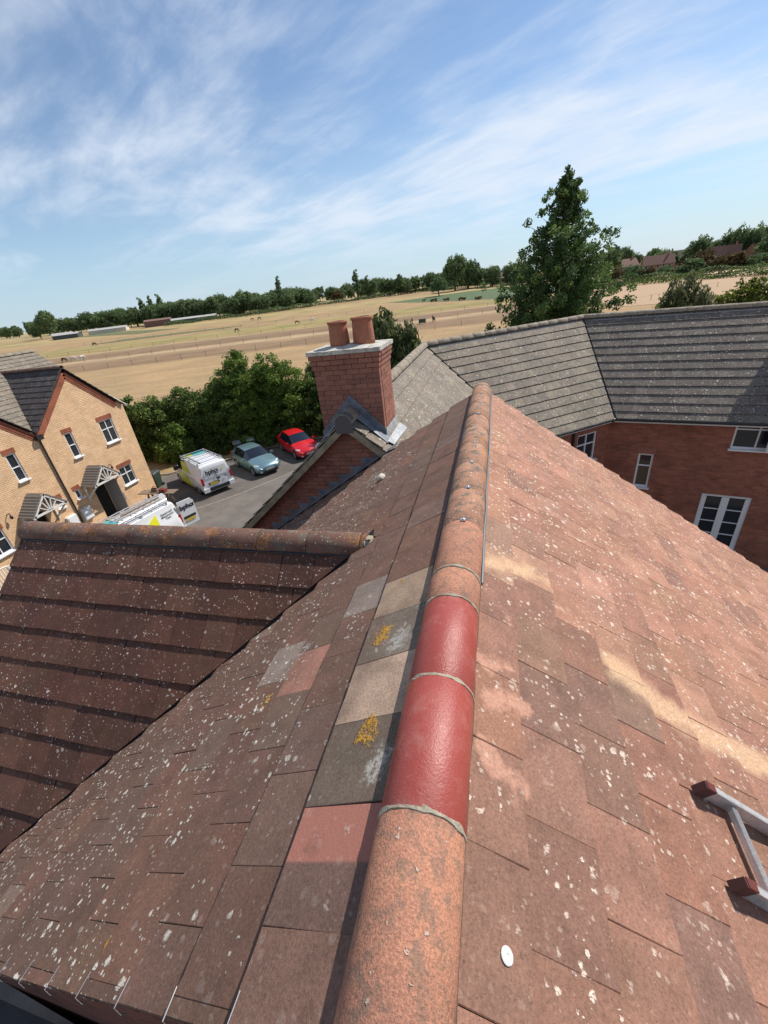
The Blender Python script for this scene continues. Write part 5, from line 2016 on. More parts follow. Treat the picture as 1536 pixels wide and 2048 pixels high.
def hatchback(x, y, rz, mat, label):
    c = thing('parked_car', label, 'car', (x, y, 0), rz, 'parked cars')
    vehicle_body(c, HATCH, mat, {5: 0, 6: 1, 7: 1, 8: 2}, (5,), (9,))
    wheels(c, (.82, 3.38), .875, .315)
    for s_ in (-1, 1):
        # headlamp: a swept wedge on the corner of the nose
        mb = MB()
        mb.add([(-.09, s_ * .46, .615), (-.30, s_ * .735, .70), (-.46, s_ * .83, .765), (-.40, s_ * .70, .775), (-.20, s_ * .50, .705),
                (-.09, s_ * .46, .57), (-.30, s_ * .79, .62), (-.46, s_ * .845, .70), (-.40, s_ * .66, .74), (-.20, s_ * .48, .68)],
               [(0, 1, 2, 3, 4), (5, 6, 7, 8, 9), (0, 1, 6, 5), (1, 2, 7, 6), (2, 3, 8, 7), (3, 4, 9, 8), (4, 0, 5, 9)])
        for q in mb.v:
            q.z += 0.028
            q.y *= 1.015
        mb.build('headlight', LAMP, c, True)
        mb = MB()
        mb.tube([(-.10, s_ * .60, .36), (-.03, s_ * .60, .36)], .065, 12)
        mb.build('fog_lamp', LAMP, c, True)
        lbox(c, 'wing_mirror', (-1.50, s_ * .985, .985), (.11, .19, .12), mat)
        lbox(c, 'tail_light', (-4.05, s_ * .70, .90), (.16, .2, .22), REDL)
    lbox(c, 'grille', (-.035, 0, .545), (.05, .72, .085), M['black'])
    lbox(c, 'lower_grille', (-.03, 0, .33), (.06, 1.0, .15), M['black'])
    lbox(c, 'grille_bar', (-.012, 0, .555), (.02, .60, .018), LAMP)
    mb = MB()
    mb.tube([(-.02, 0, .60), (.0, 0, .60)], .05, 14)
    mb.build('badge', LAMP, c, True)
    lbox(c, 'number_plate', (-.0, 0, .45), (.02, .52, .11), PLW)
    mb = MB()
    for k in range(7):
        mb.box((.0115, -.20 + .062 * k + (.03 if k > 3 else 0), .45), (.003, .03, .07))
    mb.build('plate_marks', INK, c, True)
    for s_ in (-1, 1):
        mb = MB()
        mb.bar((-1.32, s_ * .28, 1.035), (-1.42, s_ * -.10, 1.075), .02, .012)
        mb.build('wiper', M['black'], c, True)
        lbox(c, 'door_handle', (-2.62, s_ * .885, .86), (.17, .03, .03), mat)
        for xx in (-1.42, -2.74):
            lbox(c, 'door_seam', (xx, s_ * .881, .62), (.012, .01, .52), M['black'])
        lbox(c, 'sill_trim', (-2.1, s_ * .872, .235), (1.9, .03, .07), M['black'])
    return c


VAN = [(0.0, .62, .38, .60, .46, .64), (.05, .78, .30, .72, .56, .78), (.20, .88, .24, .90, .66, .95), (.62, .925, .22, 1.03, .72, 1.09), (.95, .935, .22, 1.10, .74, 1.18), (1.72, .945, .22, 1.14, .735, 1.80),
       (1.98, .95, .22, 1.15, .755, 1.89), (2.62, .95, .22, 1.16, .775, 1.925), (4.70, .95, .24, 1.16, .78, 1.915), (4.88, .935, .28, 1.14, .765, 1.885), (4.93, .91, .34, 1.08, .74, 1.80)]


def bpha(root, loc, size, rot):
    """the housing group's lower-case wordmark, its last letter a round single-storey a"""
    text(root, 'bpho', loc, size, rot, INK, 'wordmark', .03)
    o_ = bpy.data.objects.new('wordmark_stem', MB().box((size * 1.06, size * .26, 0), (size * .11, size * .52, .004)).build('tmp', INK).data)
    bpy.data.objects.remove(bpy.data.objects['tmp'])
    col.objects.link(o_)
    o_.parent = root
    o_.location = loc
    o_.rotation_euler = rot


def panel(root, name, pts, mat, nrm, th=0.004):
    mb = MB()
    mb.poly(pts, th, nrm)
    return mb.build(name, mat, root, True)


def van(x, y, rz, label, open_door=False, lime_side=1):
    c = thing('parked_van', label, 'van', (x, y, 0), rz, 'parked vans')
    vehicle_body(c, VAN, PW, {4: 0, 5: 1, 6: 1}, (4,), ())
    wheels(c, (.98, 4.02), .935, .34, .24)
    for s_ in (-1, 1):
        lbox(c, 'wing_mirror', (-1.32, s_ * 1.06, 1.22), (.14, .24, .26), M['black'])
        lbox(c, 'tail_light', (-4.915, s_ * .865, 1.0), (.09, .12, .42), REDL)
        lbox(c, 'rear_bumper_corner', (-4.92, s_ * .78, .46), (.20, .34, .24), PW)
        lbox(c, 'headlight', (-.16, s_ * .68, .80), (.30, .30, .20), LAMP, (0, rad(-30), 0))
        mb = MB()
        mb.tube([(-1.9, s_ * .72, 2.02), (-4.7, s_ * .74, 2.03)], .022, 8)
        for xx in (-2.0, -3.3, -4.6):
            mb.box((xx, s_ * .735, 1.95), (.08, .05, .13))
        mb.build('roof_rail', M['alu'], c, True)
    for k in range(5):
        lbox(c, 'roof_bar', (-2.1 - .62 * k, 0, 2.03), (.055, 1.46, .03), M['alu'])
        if k < 4:
            lbox(c, 'roof_rib', (-2.42 - .6 * k, 0, 1.926), (.045, 1.2, .012), PW)
    mb = MB()
    mb.tube([(-2.3, .62, 2.08), (-4.75, .62, 2.08)], .055, 12)
    mb.build('pipe_carrier', M['alu'], c, True)
    for s_ in (-1, 1):
        for xx in (-1.30, -2.28, -3.45):
            lbox(c, 'door_seam', (xx, s_ * .954, .74), (.012, .008, .62), M['black'])
        lbox(c, 'sill_trim', (-2.5, s_ * .948, .30), (2.3, .03, .12), M['black'])
    lbox(c, 'rear_bumper', (-4.93, 0, .45), (.14, 1.3, .18), M['black'])
    # livery panels on the flanks, each a thin film over the body side
    for s_ in (-1, 1):
        yy = s_ * .9535
        panel(c, 'livery_panel', [(-1.36, yy, .34), (-3.30, yy, .34), (-2.75, yy, 1.06), (-1.36, yy, 1.06)], PL, (0, s_, 0))
        ya, yb_ = s_ * .902, s_ * .80
        if open_door:
            panel(c, 'livery_panel', [(-2.75, ya, 1.165), (-3.85, ya, 1.165), (-3.85, yb_, 1.74)], PY, V((0, s_ * .985, .17)).normalized(), .014)
        else:
            panel(c, 'livery_panel', [(-2.02, ya, 1.165), (-3.35, ya, 1.165), (-2.7, yb_, 1.80), (-2.02, yb_, 1.78)], PL, V((0, s_ * .985, .17)).normalized(), .014)
    panel(c, 'roof_livery', [(-2.0, -.66, 1.914), (-2.0, .1, 1.914), (-2.6, .1, 1.926), (-2.6, -.66, 1.926)], PT, (0, 0, 1), .012)
    panel(c, 'roof_livery', [(-2.0, .12, 1.914), (-2.0, .66, 1.914), (-2.5, .66, 1.926), (-2.5, .12, 1.926)], PL, (0, 0, 1), .012)
    if open_door:
        for k, (xx, yy, ln) in enumerate(((-2.6, -.3, 2.4), (-2.9, -.05, 1.9), (-2.5, .2, 2.2))):
            mb = MB()
            mb.bar((-xx * -1, yy, 2.075), (xx - ln, yy + .05 * k, 2.08), .09, .06)
            mb.build('roof_load', M['timber'] if k == 1 else M['alu'], c, True)
    lbox(c, 'side_groove', (-3.4, .955, .93), (1.5, .006, .02), M['grey_plastic'])
    lbox(c, 'side_groove', (-3.4, -.955, .93), (1.5, .006, .02), M['grey_plastic'])
    return c


def rear_doors_shut(c):
    for s_ in (-1, 1):
        lbox(c, 'door_hinge', (-4.94, s_ * .86, 1.35), (.05, .04, .09), PW)
    panel(c, 'rear_panel', [(-4.935, -.70, 1.15), (-4.935, .70, 1.15), (-4.915, .64, 1.70), (-4.915, -.64, 1.70)], PW, (-1, 0, 0), .014)
    lbox(c, 'door_seam', (-4.957, 0, 1.12), (.012, .012, 1.10), M['grey_plastic'])
    lbox(c, 'door_handle', (-4.965, -.07, .97), (.03, .20, .10), M['black'])
    lbox(c, 'plate_recess', (-4.955, .25, .78), (.02, .66, .14), M['black'])
    lbox(c, 'number_plate', (-4.97, .25, .77), (.02, .50, .10), PLY)
    bpha(c, (-4.962, .22, 1.36), .36, (rad(90), 0, rad(-90)))
    lbox(c, 'strapline', (-4.962, -.08, 1.30), (.004, .22, .035), INK)
    lbox(c, 'badge', (-4.962, -.52, .98), (.012, .12, .10), M['grey_plastic'])
    panel(c, 'leaf_mark', [(-4.956, -.36, 1.42), (-4.956, -.52, 1.46), (-4.954, -.46, 1.58)], PY, (-1, 0, 0), .006)


HD = lambda dx, dy: math.atan2(dy, dx)
va_ = V((-.85, .527, 0))
# stations run from the nose at the local origin towards -x, so the origin sits at the nose
p = V((-15.55, 18.95, 0)) + va_ * 4.95
vanA = van(p.x, p.y, HD(va_.x, va_.y), 'white van with lime and teal livery parked nose to the hedge, rear doors shut')
rear_doors_shut(vanA)

vb_ = V((-.215, -.977, 0))
p = V((-15.28, 14.42, 0)) + vb_ * 4.93
vanB = van(p.x, p.y, HD(vb_.x, vb_.y), 'white repair van beside the buff house with its rear doors swung open', True)
# open rear: dark panel standing in for the unlit load space, the two leaves swung out, load sticking out
lbox(vanB, 'load_space', (-4.925, 0, 1.10), (.03, 1.50, 1.36), M['dark_room'])
for s_ in (-1, 1):
    dl = MB()
    a_ = rad(10) * s_
    c0 = V((-4.97, s_ * .88, 0))
    dv = V((-math.cos(a_), math.sin(a_), 0))
    e1 = c0 + dv * .80
    dl.add([(c0.x, c0.y, .50), (e1.x, e1.y, .50), (e1.x, e1.y, 1.62), ((e1.x * .85 + c0.x * .15), (e1.y * .85 + c0.y * .15), 1.78), (c0.x, c0.y, 1.80)], [(0, 1, 2, 3, 4)])
    q = len(dl.v)
    nn = V((-dv.y, dv.x, 0)) * .05 * -s_
    dl.add([v_ + nn for v_ in dl.v], [(0, 1, 2, 3, 4)])
    dl.f += [(i, (i + 1) % 5, 5 + (i + 1) % 5, 5 + i) for i in range(5)]
    dr = dl.build('rear_door', PW, vanB, True)
    if s_ == 1:
        ro_ = (rad(90), 0, math.atan2(-dv.y, -dv.x) + math.pi)
        mid = c0 + dv * .40 - V((-dv.y, dv.x, 0)) * .058
        bpha(dr, (mid.x + .02, mid.y, 1.36), .34, ro_)
        lbox(dr, 'plate_recess', (mid.x, mid.y, .92), (.62, .012, .12), M['black'], (0, 0, a_ * -1))
        lbox(dr, 'number_plate', (mid.x, mid.y + .012, .77), (.50, .012, .11), PLY, (0, 0, a_ * -1))
        lbox(dr, 'door_handle', (mid.x - .33, mid.y + .02, .98), (.10, .04, .16), M['black'])
text(vanB, 'Repairs and\nMaintenance\nTeam', (-4.38, .852, 1.56), .13, (rad(80), 0, rad(180)), INK, 'lettering', .004, 'CENTER', .95)
for nm, pts in (('load_board', [(-4.4, .3, 1.3), (-5.5, .35, 1.34)]), ('load_pipe', [(-4.5, -.2, 1.05), (-5.35, -.1, 1.1)])):
    mb = MB()
    mb.bar(*pts, .22, .03)
    mb.build(nm, M['timber'], vanB, True)

vc_ = V((.15, .99, 0))
p = V((-16.9, 7.35, 0))
vanC = van(p.x, p.y, HD(vc_.x, vc_.y), 'white and teal van nose showing at the left edge beyond the dark gable')
panel(vanC, 'livery_panel', [(-.30, -.62, 1.0), (-.30, .62, 1.0), (-.92, .66, 1.17), (-.92, -.66, 1.17)], PT, (0, 0, 1), .02)

cs = V((.816, -.577, 0))
q = V((-cs.y, cs.x, 0))
wfl = V((-14.7, 21.4, 0))                      # the wheel at the car's right front, seen on its near side
p = wfl + cs * .82 + q * .80
carS = hatchback(p.x, p.y, HD(cs.x, cs.y), PS, 'silver hatchback with teal tint parked facing the road, blue reflections in windscreen')
cd = V((.73, -.68, 0))
q = V((-cd.y, cd.x, 0))
p = V((-13.02, 24.17, 0)) + cd * .82 + q * .80
carR = hatchback(p.x, p.y, HD(cd.x, cd.y), PR, 'bright red hatchback parked beyond the silver car')


# ---------------------------------------------------------------- foliage
def leaf_mesh(name, P, size, mat, droop=0.0, aspect=1.6, tintv=None):
    n_ = len(P)
    a_ = NR.normal(size=(n_, 3))
    a_[:, 2] -= droop * 2.2
    a_ /= np.linalg.norm(a_, axis=1)[:, None]
    b_ = NR.normal(size=(n_, 3))
    b_ -= (b_ * a_).sum(1)[:, None] * a_
    b_ /= np.linalg.norm(b_, axis=1)[:, None]
    s_ = size * NR.uniform(0.6, 1.35, n_)[:, None]
    a_ = a_ * s_ * aspect * 0.5
    b_ = b_ * s_ * 0.5
    vs = np.empty((n_, 4, 3), np.float32)
    vs[:, 0] = P - a_
    vs[:, 1] = P + b_ * 0.9 - a_ * 0.1
    vs[:, 2] = P + a_
    vs[:, 3] = P - b_ * 0.9 - a_ * 0.1
    me = bpy.data.meshes.new(name)
    me.vertices.add(n_ * 4)
    me.vertices.foreach_set('co', vs.ravel())
    me.loops.add(n_ * 4)
    me.loops.foreach_set('vertex_index', np.arange(n_ * 4, dtype=np.int32))
    me.polygons.add(n_)
    me.polygons.foreach_set('loop_start', np.arange(0, n_ * 4, 4, dtype=np.int32))
    me.polygons.foreach_set('loop_total', np.full(n_, 4, np.int32))
    me.update()
    at = me.attributes.new('tint', 'FLOAT', 'FACE')
    tv = NR.uniform(0, 1, n_) if tintv is None else np.clip(tintv + NR.normal(0, 0.16, n_), 0, 1)
    at.data.foreach_set('value', tv.astype(np.float32))
    me.materials.append(mat)
    return me


def clumps(centres, per, spread, flat=0.8):
    c = np.repeat(np.array(centres, float), per, axis=0)
    d_ = NR.normal(size=c.shape)
    d_ /= np.linalg.norm(d_, axis=1)[:, None]
    r_ = NR.uniform(0, 1, len(c)) ** 0.45
    sp = np.repeat(np.array(spread, float) if np.ndim(spread) else np.full(len(centres), spread), per)
    d_ *= (r_ * sp)[:, None]
    d_[:, 2] *= flat
    return c + d_


def lobe_points(lobes, n_, shell=0.5):
    out = []
    vol = np.array([l_[3] * l_[4] * l_[5] for l_ in lobes]) ** 0.7
    k = NR.choice(len(lobes), n_, p=vol / vol.sum())
    for i in k:
        x, y, z, rx, ry, rz = lobes[i]
        d_ = NR.normal(size=3)
        d_ /= np.linalg.norm(d_)
        if d_[2] < -0.35:
            d_[2] *= -0.6
        r_ = NR.uniform(shell ** 3, 1) ** (1 / 3) * NR.uniform(0.88, 1.1)
        out.append((x + d_[0] * rx * r_, y + d_[1] * ry * r_, max(0.15, z + d_[2] * rz * r_)))
    return out


def limbs(base, tops, r_base, n=7):
    mb = MB()
    base = V(base)
    for k, tp in enumerate(tops):
        tp = V(tp)
        mid = base.lerp(tp, 0.5) + V((R.uniform(-.2, .2), R.uniform(-.2, .2), 0.1))
        rb = r_base * (1 if k == 0 else 0.55)
        mb.tube([base, base.lerp(mid, .5), mid, mid.lerp(tp, .5), tp], [rb, rb * .8, rb * .6, rb * .4, rb * .15], n)
    return mb


def tree(name, label, cat, loc, lobes, n_cl, per, spread, size, mat, trunk=0.14, group=None, droop=0.0, aspect=1.6, flat=0.8, shell=0.5, ntop=6):
    t_ = thing(name, label, cat, loc, 0, group)
    cs_ = lobe_points(lobes, n_cl, shell)
    P = clumps(cs_, per, NR.uniform(0.6, 1.3, n_cl) * spread, flat)
    tn = np.repeat(NR.uniform(0.15, 0.85, n_cl), per)
    me = leaf_mesh('crown', P, size, mat, droop, aspect, tn)
    o_ = bpy.data.objects.new('crown', me)
    link(o_, t_, True)
    tops = [c for c in cs_[::max(1, n_cl // ntop)]][:ntop]
    limbs((0, 0, -.05), [(0, 0, max(l_[2] + l_[5] * .5 for l_ in lobes))] + tops, trunk).build('trunk', M['bark'], t_, True)
    return t_


# hedge row behind the parked vehicles: (x, y, radius, height, leaf, label)
HED = [(-27.6, 25.4, 2.3, 4.9, 'hedge', 'dark hedge bush behind the gable of the buff house'),
       (-25.0, 25.6, 2.2, 4.75, 'hedge', 'dark hedge bush showing beside the corner of the buff house'),
       (-22.9, 24.6, 1.35, 2.9, 'bright', 'light green rounded bush at the corner of the buff house'),
       (-22.9, 26.7, 2.2, 5.1, 'hedge', 'dark hedge bush above the light green bush'),
       (-20.4, 27.3, 2.2, 5.3, 'hedge', 'dark green bush standing behind the white van'),
       (-18.9, 29.0, 2.9, 7.15, 'bright', 'tall bright green tree rising behind the silver car'),
       (-16.2, 29.4, 2.3, 6.8, 'bright', 'tall green tree next to the tallest one, nearer the chimney'),
       (-14.4, 29.8, 1.9, 4.9, 'hedge', 'dark low bush behind the red car'),
       (-13.0, 31.0, 1.6, 6.5, 'hedge', 'narrow upright green tree just clear of the chimney'),
       (-11.2, 31.0, 1.9, 5.0, 'hedge', 'dark green bush half hidden by the chimney')]
for (x, y, r_, h, lf, lab) in HED:
    k = r_ / 2.2
    lobes = [(0, 0, h * .34, r_, r_, h * .36), (r_ * .25, -r_ * .1, h * .62, r_ * .72, r_ * .72, h * .34), (-r_ * .4, r_ * .1, h * .5, r_ * .6, r_ * .6, h * .3), (r_ * .5, -r_ * .3, h * .36, r_ * .55, r_ * .6, h * .3),
             (-r_ * .1, -r_ * .5, h * .3, r_ * .7, r_ * .6, h * .28), (0, -r_ * .15, h * .14, r_ * 1.0, r_ * .95, h * .16), (r_ * .2, -r_ * .4, h * .05, r_ * .8, r_ * .7, h * .12)]
    lobes = [(a, b, min(c, h - f * .98), d_, e, f) for a, b, c, d_, e, f in lobes]
    tree('hedge_bush', lab, 'bush', (x, y, 0), lobes, int(230 * k * k) + 80, 110, .42, .105, LEAF[lf], .09, 'hedge bushes behind the parked vehicles', shell=.62)

# big pointed tree beyond the wing roof
prof = [(1.2, 2.8), (3.0, 3.8), (5.0, 4.1), (7.0, 3.9), (8.6, 3.4), (10.0, 2.9), (11.4, 2.25), (12.6, 1.5), (13.8, .75), (14.6, .25)]
cs_, br_ = [], []
for k in range(210):
    h = 1.2 + 12.6 * (k / 210) ** 1.08 + R.uniform(-.2, .2)
    rm = np.interp(h + .8, [p_[0] for p_ in prof], [p_[1] for p_ in prof]) * R.uniform(.62, 1.18)
    a_ = k * 2.399 + R.uniform(-.5, .5)
    rise = R.uniform(.45, .95)
    tip = (rm * math.cos(a_), rm * math.sin(a_), h + rm * rise * .6 + .25)
    br_.append(((0, 0, h), tip))
    nb = max(2, int(rm * 2.1))
    for q in range(nb):
        f = .28 + .72 * (q + R.random()) / nb
        cs_.append((tip[0] * f + R.gauss(0, .16), tip[1] * f + R.gauss(0, .16), h + (tip[2] - h) * f + R.gauss(0, .14), (.42 - .16 * f) * (0.55 + .45 * min(1, rm / 2.5))))
for k in range(9):
    cs_.append((R.gauss(0, .06), R.gauss(0, .06), 12.6 + .24 * k, .18))
    cs_.append((.55 + R.gauss(0, .06), .1 + R.gauss(0, .06), 12.0 + .22 * k, .17))
for k in range(110):
    a_, q = R.uniform(0, 6.28), R.uniform(.15, .85)
    h = R.uniform(1.5, 7.5)
    cs_.append((3.6 * q * math.cos(a_), 3.6 * q * math.sin(a_), h, .55))
tt_ = thing('tall_tree', 'tall pointed dark green tree standing behind the grey roof', 'tree', (4.0, 32, 0))
P = clumps([c[:3] for c in cs_], 58, [c[3] * 1.25 for c in cs_], .85)
o_ = bpy.data.objects.new('crown', leaf_mesh('crown', P, .115, LEAF['dark'], .1, 1.6, np.repeat(NR.uniform(.1, .9, len(cs_)), 58)))
link(o_, tt_, True)
mb = limbs((0, 0, -.05), [(.05, 0, 14.6)], .24)
for a_, c in br_[::2]:
    mb.tube([a_, (c[0] * .5, c[1] * .5, (a_[2] + c[2]) / 2 - .1), c], [.045, .028, .008], 5)
mb.build('trunk', M['bark'], tt_, True)

# weeping tree behind the chimney
def weeping(label, x, y, lobes, n_cl, mat, name='weeping_tree', size=.15):
    t_ = thing(name, label, 'tree', (x, y, 0))
    cs_ = lobe_points(lobes, n_cl, .7)
    pts, tn = [], []
    for c in cs_:
        L = R.uniform(.7, 1.9)
        q = R.uniform(.1, .9)
        for k in range(60):
            f = R.random()
            pts.append((c[0] + R.gauss(0, .13 + .05 * f), c[1] + R.gauss(0, .13 + .05 * f), max(.2, c[2] - L * f + R.gauss(0, .08))))
            tn.append(q)
    o_ = bpy.data.objects.new('crown', leaf_mesh('crown', np.array(pts), size, mat, .9, 2.6, np.array(tn)))
    link(o_, t_, True)
    limbs((0, 0, -.05), [(l_[0], l_[1], l_[2] + l_[5] * .5) for l_ in lobes], .16).build('trunk', M['bark'], t_, True)


weeping('feathery weeping tree rising right behind the chimney pots', -7.0, 30, [(-.5, 0, 6.2, 1.15, 1.2, 2.6), (1.1, .3, 5.2, 1.2, 1.2, 2.3), (.3, .2, 4.0, 1.8, 1.6, 2.0)], 250, LEAF['willow'])
weeping('thin grey green feathery tree over the wing ridge', 12.2, 34, [(0, 0, 6.2, 1.7, 1.5, 2.3), (1.0, .4, 5.4, 1.6, 1.4, 1.8), (-1.0, .2, 5.0, 1.3, 1.2, 1.6)], 130, LEAF['olive'], 'feathery_tree', .13)
tree('lime_bush', 'yellow green bush above the right end of the wing ridge', 'bush', (15.2, 34, 0), [(0, 0, 5.0, 1.5, 1.5, 2.6), (.9, 0, 5.4, 1.3, 1.3, 2.2)], 170, 60, .42, .13, LEAF['lime'])
tree('dark_shrub', 'dark shrub over the wing ridge at the right edge', 'bush', (17.9, 34.5, 0), [(0, 0, 5.3, 1.4, 1.4, 2.7), (.6, .2, 5.0, 1.5, 1.4, 2.4)], 150, 60, .42, .13, LEAF['dark'])
tree('lime_sapling', 'small yellow green sapling beside the feathery tree', 'bush', (10.9, 33.5, 0), [(0, 0, 5.3, .8, .8, 1.6)], 60, 50, .35, .12, LEAF['lime'])

# ---------------------------------------------------------------- far trees: a few crown shapes, each tree its own thing
def proto(lobes, n_cl, per, spread, size, shell=.55):
    c = lobe_points(lobes, n_cl, shell)
    return leaf_mesh('crown', clumps(c, per, spread), size, LEAF['far'], 0, 1.4, np.repeat(NR.uniform(.1, .9, n_cl), per))


PRO = dict(
    round=[proto([(0, 0, .56, .42, .42, .42), (.16, 0, .68, .3, .3, .3), (-.2, .1, .5, .32, .32, .36), (0, 0, .26, .36, .36, .26)], 210, 26, .10, .045) for k in range(4)],
    broad=[proto([(0, 0, .5, .55, .5, .40), (.3, .1, .58, .38, .36, .34), (-.3, 0, .6, .38, .36, .38), (0, 0, .22, .5, .46, .22)], 240, 26, .10, .045) for k in range(3)],
    poplar=[proto([(0, 0, .52, .10, .10, .48), (0, 0, .3, .12, .12, .3)], 90, 24, .045, .03)],
    cone=[proto([(0, 0, .3, .34, .34, .28), (0, 0, .52, .24, .24, .26), (0, 0, .74, .13, .13, .24)], 120, 24, .07, .04)],
    bush=[proto([(0, 0, .42, .58, .52, .52)], 150, 26, .11, .05)],
)
tm = MB()
tm.tube([(0, 0, -.02), (0.01, 0, .25), (0, .01, .6)], [.035, .028, .01], 6)
TRUNK = me_from('trunk', tm.v, tm.f)
TRUNK.materials.append(M['bark'])


def far_tree(x, y, h, kind, label, name='field_tree', group='trees in the far treeline', wide=1.0, cat='tree', leaf=None):
    t_ = thing(name, label, cat, (x, y, terrain_h(x, y) - .1), R.uniform(0, 6.28), group)
    o_ = bpy.data.objects.new('crown', R.choice(PRO[kind]))
    link(o_, t_, True)
    o_.scale = (h * wide, h * wide, h)
    if leaf:
        o_.material_slots[0].link = 'OBJECT'
        o_.material_slots[0].material = LEAF[leaf]
    o_ = bpy.data.objects.new('trunk', TRUNK)
    link(o_, t_, True)
    o_.scale = (h, h, h)
    return t_


LABT = 'dark green tree standing in the treeline along the far edge of the dry fields'
# (polyline of the belt, count, height range)
BELTS = [([(-470, 372), (-386, 345), (-300, 312)], 20, (14, 20), 'broad'), ([(-300, 312), (-245, 292), (-200, 290), (-168, 300)], 22, (13, 18), 'round'), ([(-168, 300), (-150, 305), (-136, 334)], 9, (13, 17), 'broad'),
         ([(-300, 345), (-240, 325), (-190, 322), (-150, 335)], 20, (15, 20), 'broad'), ([(-136, 338), (-128, 362), (-100, 380)], 8, (11, 15), 'round'), ([(-96, 352), (-70, 360), (-50, 375)], 9, (12, 16), 'round'),
         ([(-52, 388), (-30, 362), (-5, 330), (22, 330)], 15, (12, 16), 'broad'), ([(-600, 520), (-400, 480), (-200, 470), (0, 500), (120, 480)], 34, (15, 20), 'broad'), ([(30, 330), (60, 325), (95, 310)], 12, (11, 15), 'round'),
         ([(-900, 640), (-640, 470), (-470, 385)], 16, (14, 20), 'round'), ([(84, 292), (100, 280), (124, 270), (160, 262)], 13, (12, 16), 'broad')]
BLAB = ['tree in the tall belt left of the barns', 'tree in the row just behind the brown barn', 'tree in the belt between barn and far hedge', 'tree in the taller row behind the barn trees', 'tree above the middle of the far hedge',
        'tree in the row over the chimney pots', 'tree in the row above the green crop field', 'distant tree on the skyline behind the nearer belts', 'tree in the row between the tall tree and the village', 'tree at the far left end of the skyline', 'tree among the houses on the rise at the upper right']
for (pts, cnt, (h0, h1), kd), blab in zip(BELTS, BLAB):
    seg = [(V((a[0], a[1], 0)), V((b[0], b[1], 0))) for a, b in zip(pts[:-1], pts[1:])]
    tl = sum((b - a).length for a, b in seg)
    for k in range(cnt):
        s_ = tl * (k + R.uniform(.1, .9)) / cnt
        for a, b in seg:
            L = (b - a).length
            if s_ <= L:
                q = a.lerp(b, s_ / L)
                break
            s_ -= L
        far_tree(q.x + R.uniform(-5, 5), q.y + R.uniform(-6, 6), R.uniform(h0, h1) * .84, R.choice([kd, kd, 'round', 'broad']), 'dark green ' + blab, group=blab.replace('tree', 'trees', 1), wide=R.uniform(.75, 1.05))
# trees that stand out
for (x, y, h, kd, lab, wd) in [
        (-262, 296, 21, 'poplar', 'first of three slim poplars above the left treeline', 1.0), (-256, 299, 21.5, 'poplar', 'second of three slim poplars above the left treeline', 1.0), (-250, 302, 22, 'poplar', 'third of three slim poplars above the left treeline', 1.0),
        (-104, 342, 22, 'poplar', 'taller slim poplar above the hedge over the chimney pots', 1.1), (-97, 346, 17, 'poplar', 'shorter slim poplar beside the taller one over the chimney', 1.1),
        (-160, 325, 24, 'poplar', 'lone pointed tree rising from the middle of the treeline', .9), (-28, 322, 22, 'round', 'tall full tree standing over the green crop field', .72), (-20, 330, 19, 'broad', 'broad tree beside the tall one over the crop field', .62),
        (-34, 280, 11, 'bush', 'round clipped bush at the edge of the green crop field', .8), (-312, 256, 18, 'round', 'single tall tree in front of the left treeline', .8), (-348, 276, 13, 'broad', 'low dark tree at the far left edge of the fields', .9),
        (-134, 318, 10, 'bush', 'round bush in the middle of the far hedge', .9), (-72, 352, 16, 'cone', 'conifer in the treeline over the chimney', .9), (-118, 336, 9, 'bush', 'reddish bush along the far hedge', .9),
        (53, 252, 14.5, 'round', 'green tree beside the big pointed tree, in front of the village', .75), (71, 300, 14, 'round', 'small round tree beside the village roofs', .6),
        (108, 262, 17.5, 'broad', 'dark pine on the rise at the upper right', .55), (97, 272, 15, 'round', 'dark tree left of the pine on the rise', .8), (118, 262, 17, 'broad', 'broad tree at the right edge on the rise', .75), (114, 244, 13, 'round', 'green tree in front of the pine on the rise', .9),
        (90, 245, 10, 'bush', 'rusty green bush in front of the village', .9), (127, 250, 15, 'round', 'dark tree cut by the right edge of the picture', .9)]:
    far_tree(x, y, h, kd, lab, 'far_tree', 'trees that stand out across the fields', wd, leaf='rust' if 'rusty' in lab or 'reddish' in lab else None)


for k in range(22):
    f = (k + R.uniform(.2, .8)) / 22
    far_tree(48 + 78 * f + R.uniform(-3, 3), 236 - 16 * f + R.uniform(-4, 4), R.uniform(4.5, 7.5), R.choice(['bush', 'round']), 'scrubby green bush in the belt below the village houses', 'field_bush', 'bushes below the village', R.uniform(.9, 1.3), 'bush', R.choice([None, None, 'olive', 'rust']))


# hedges: joined leaf masses along field edges
def hedge_line(name, label, pts, h, wd, mat, dens=70):
    P = []
    for a, b in zip(pts[:-1], pts[1:]):
        a, b = V((*a, 0)), V((*b, 0))
        L = (b - a).length
        d_ = (b - a).normalized()
        n_ = V((-d_.y, d_.x, 0))
        for k in range(int(L * dens)):
            q = a.lerp(b, R.random()) + n_ * R.uniform(-wd / 2, wd / 2)
            P.append((q.x, q.y, terrain_h(q.x, q.y) + R.uniform(.05, 1) ** .7 * h * (0.75 + .35 * math.sin(q.x * .31) * math.sin(q.y * .23 + 1))))
    me = leaf_mesh('hedge', np.array(P), .42, mat, 0, 1.3)
    o_ = bpy.data.objects.new(name, me)
    col.objects.link(o_)
    return tag(o_, label, 'hedge')


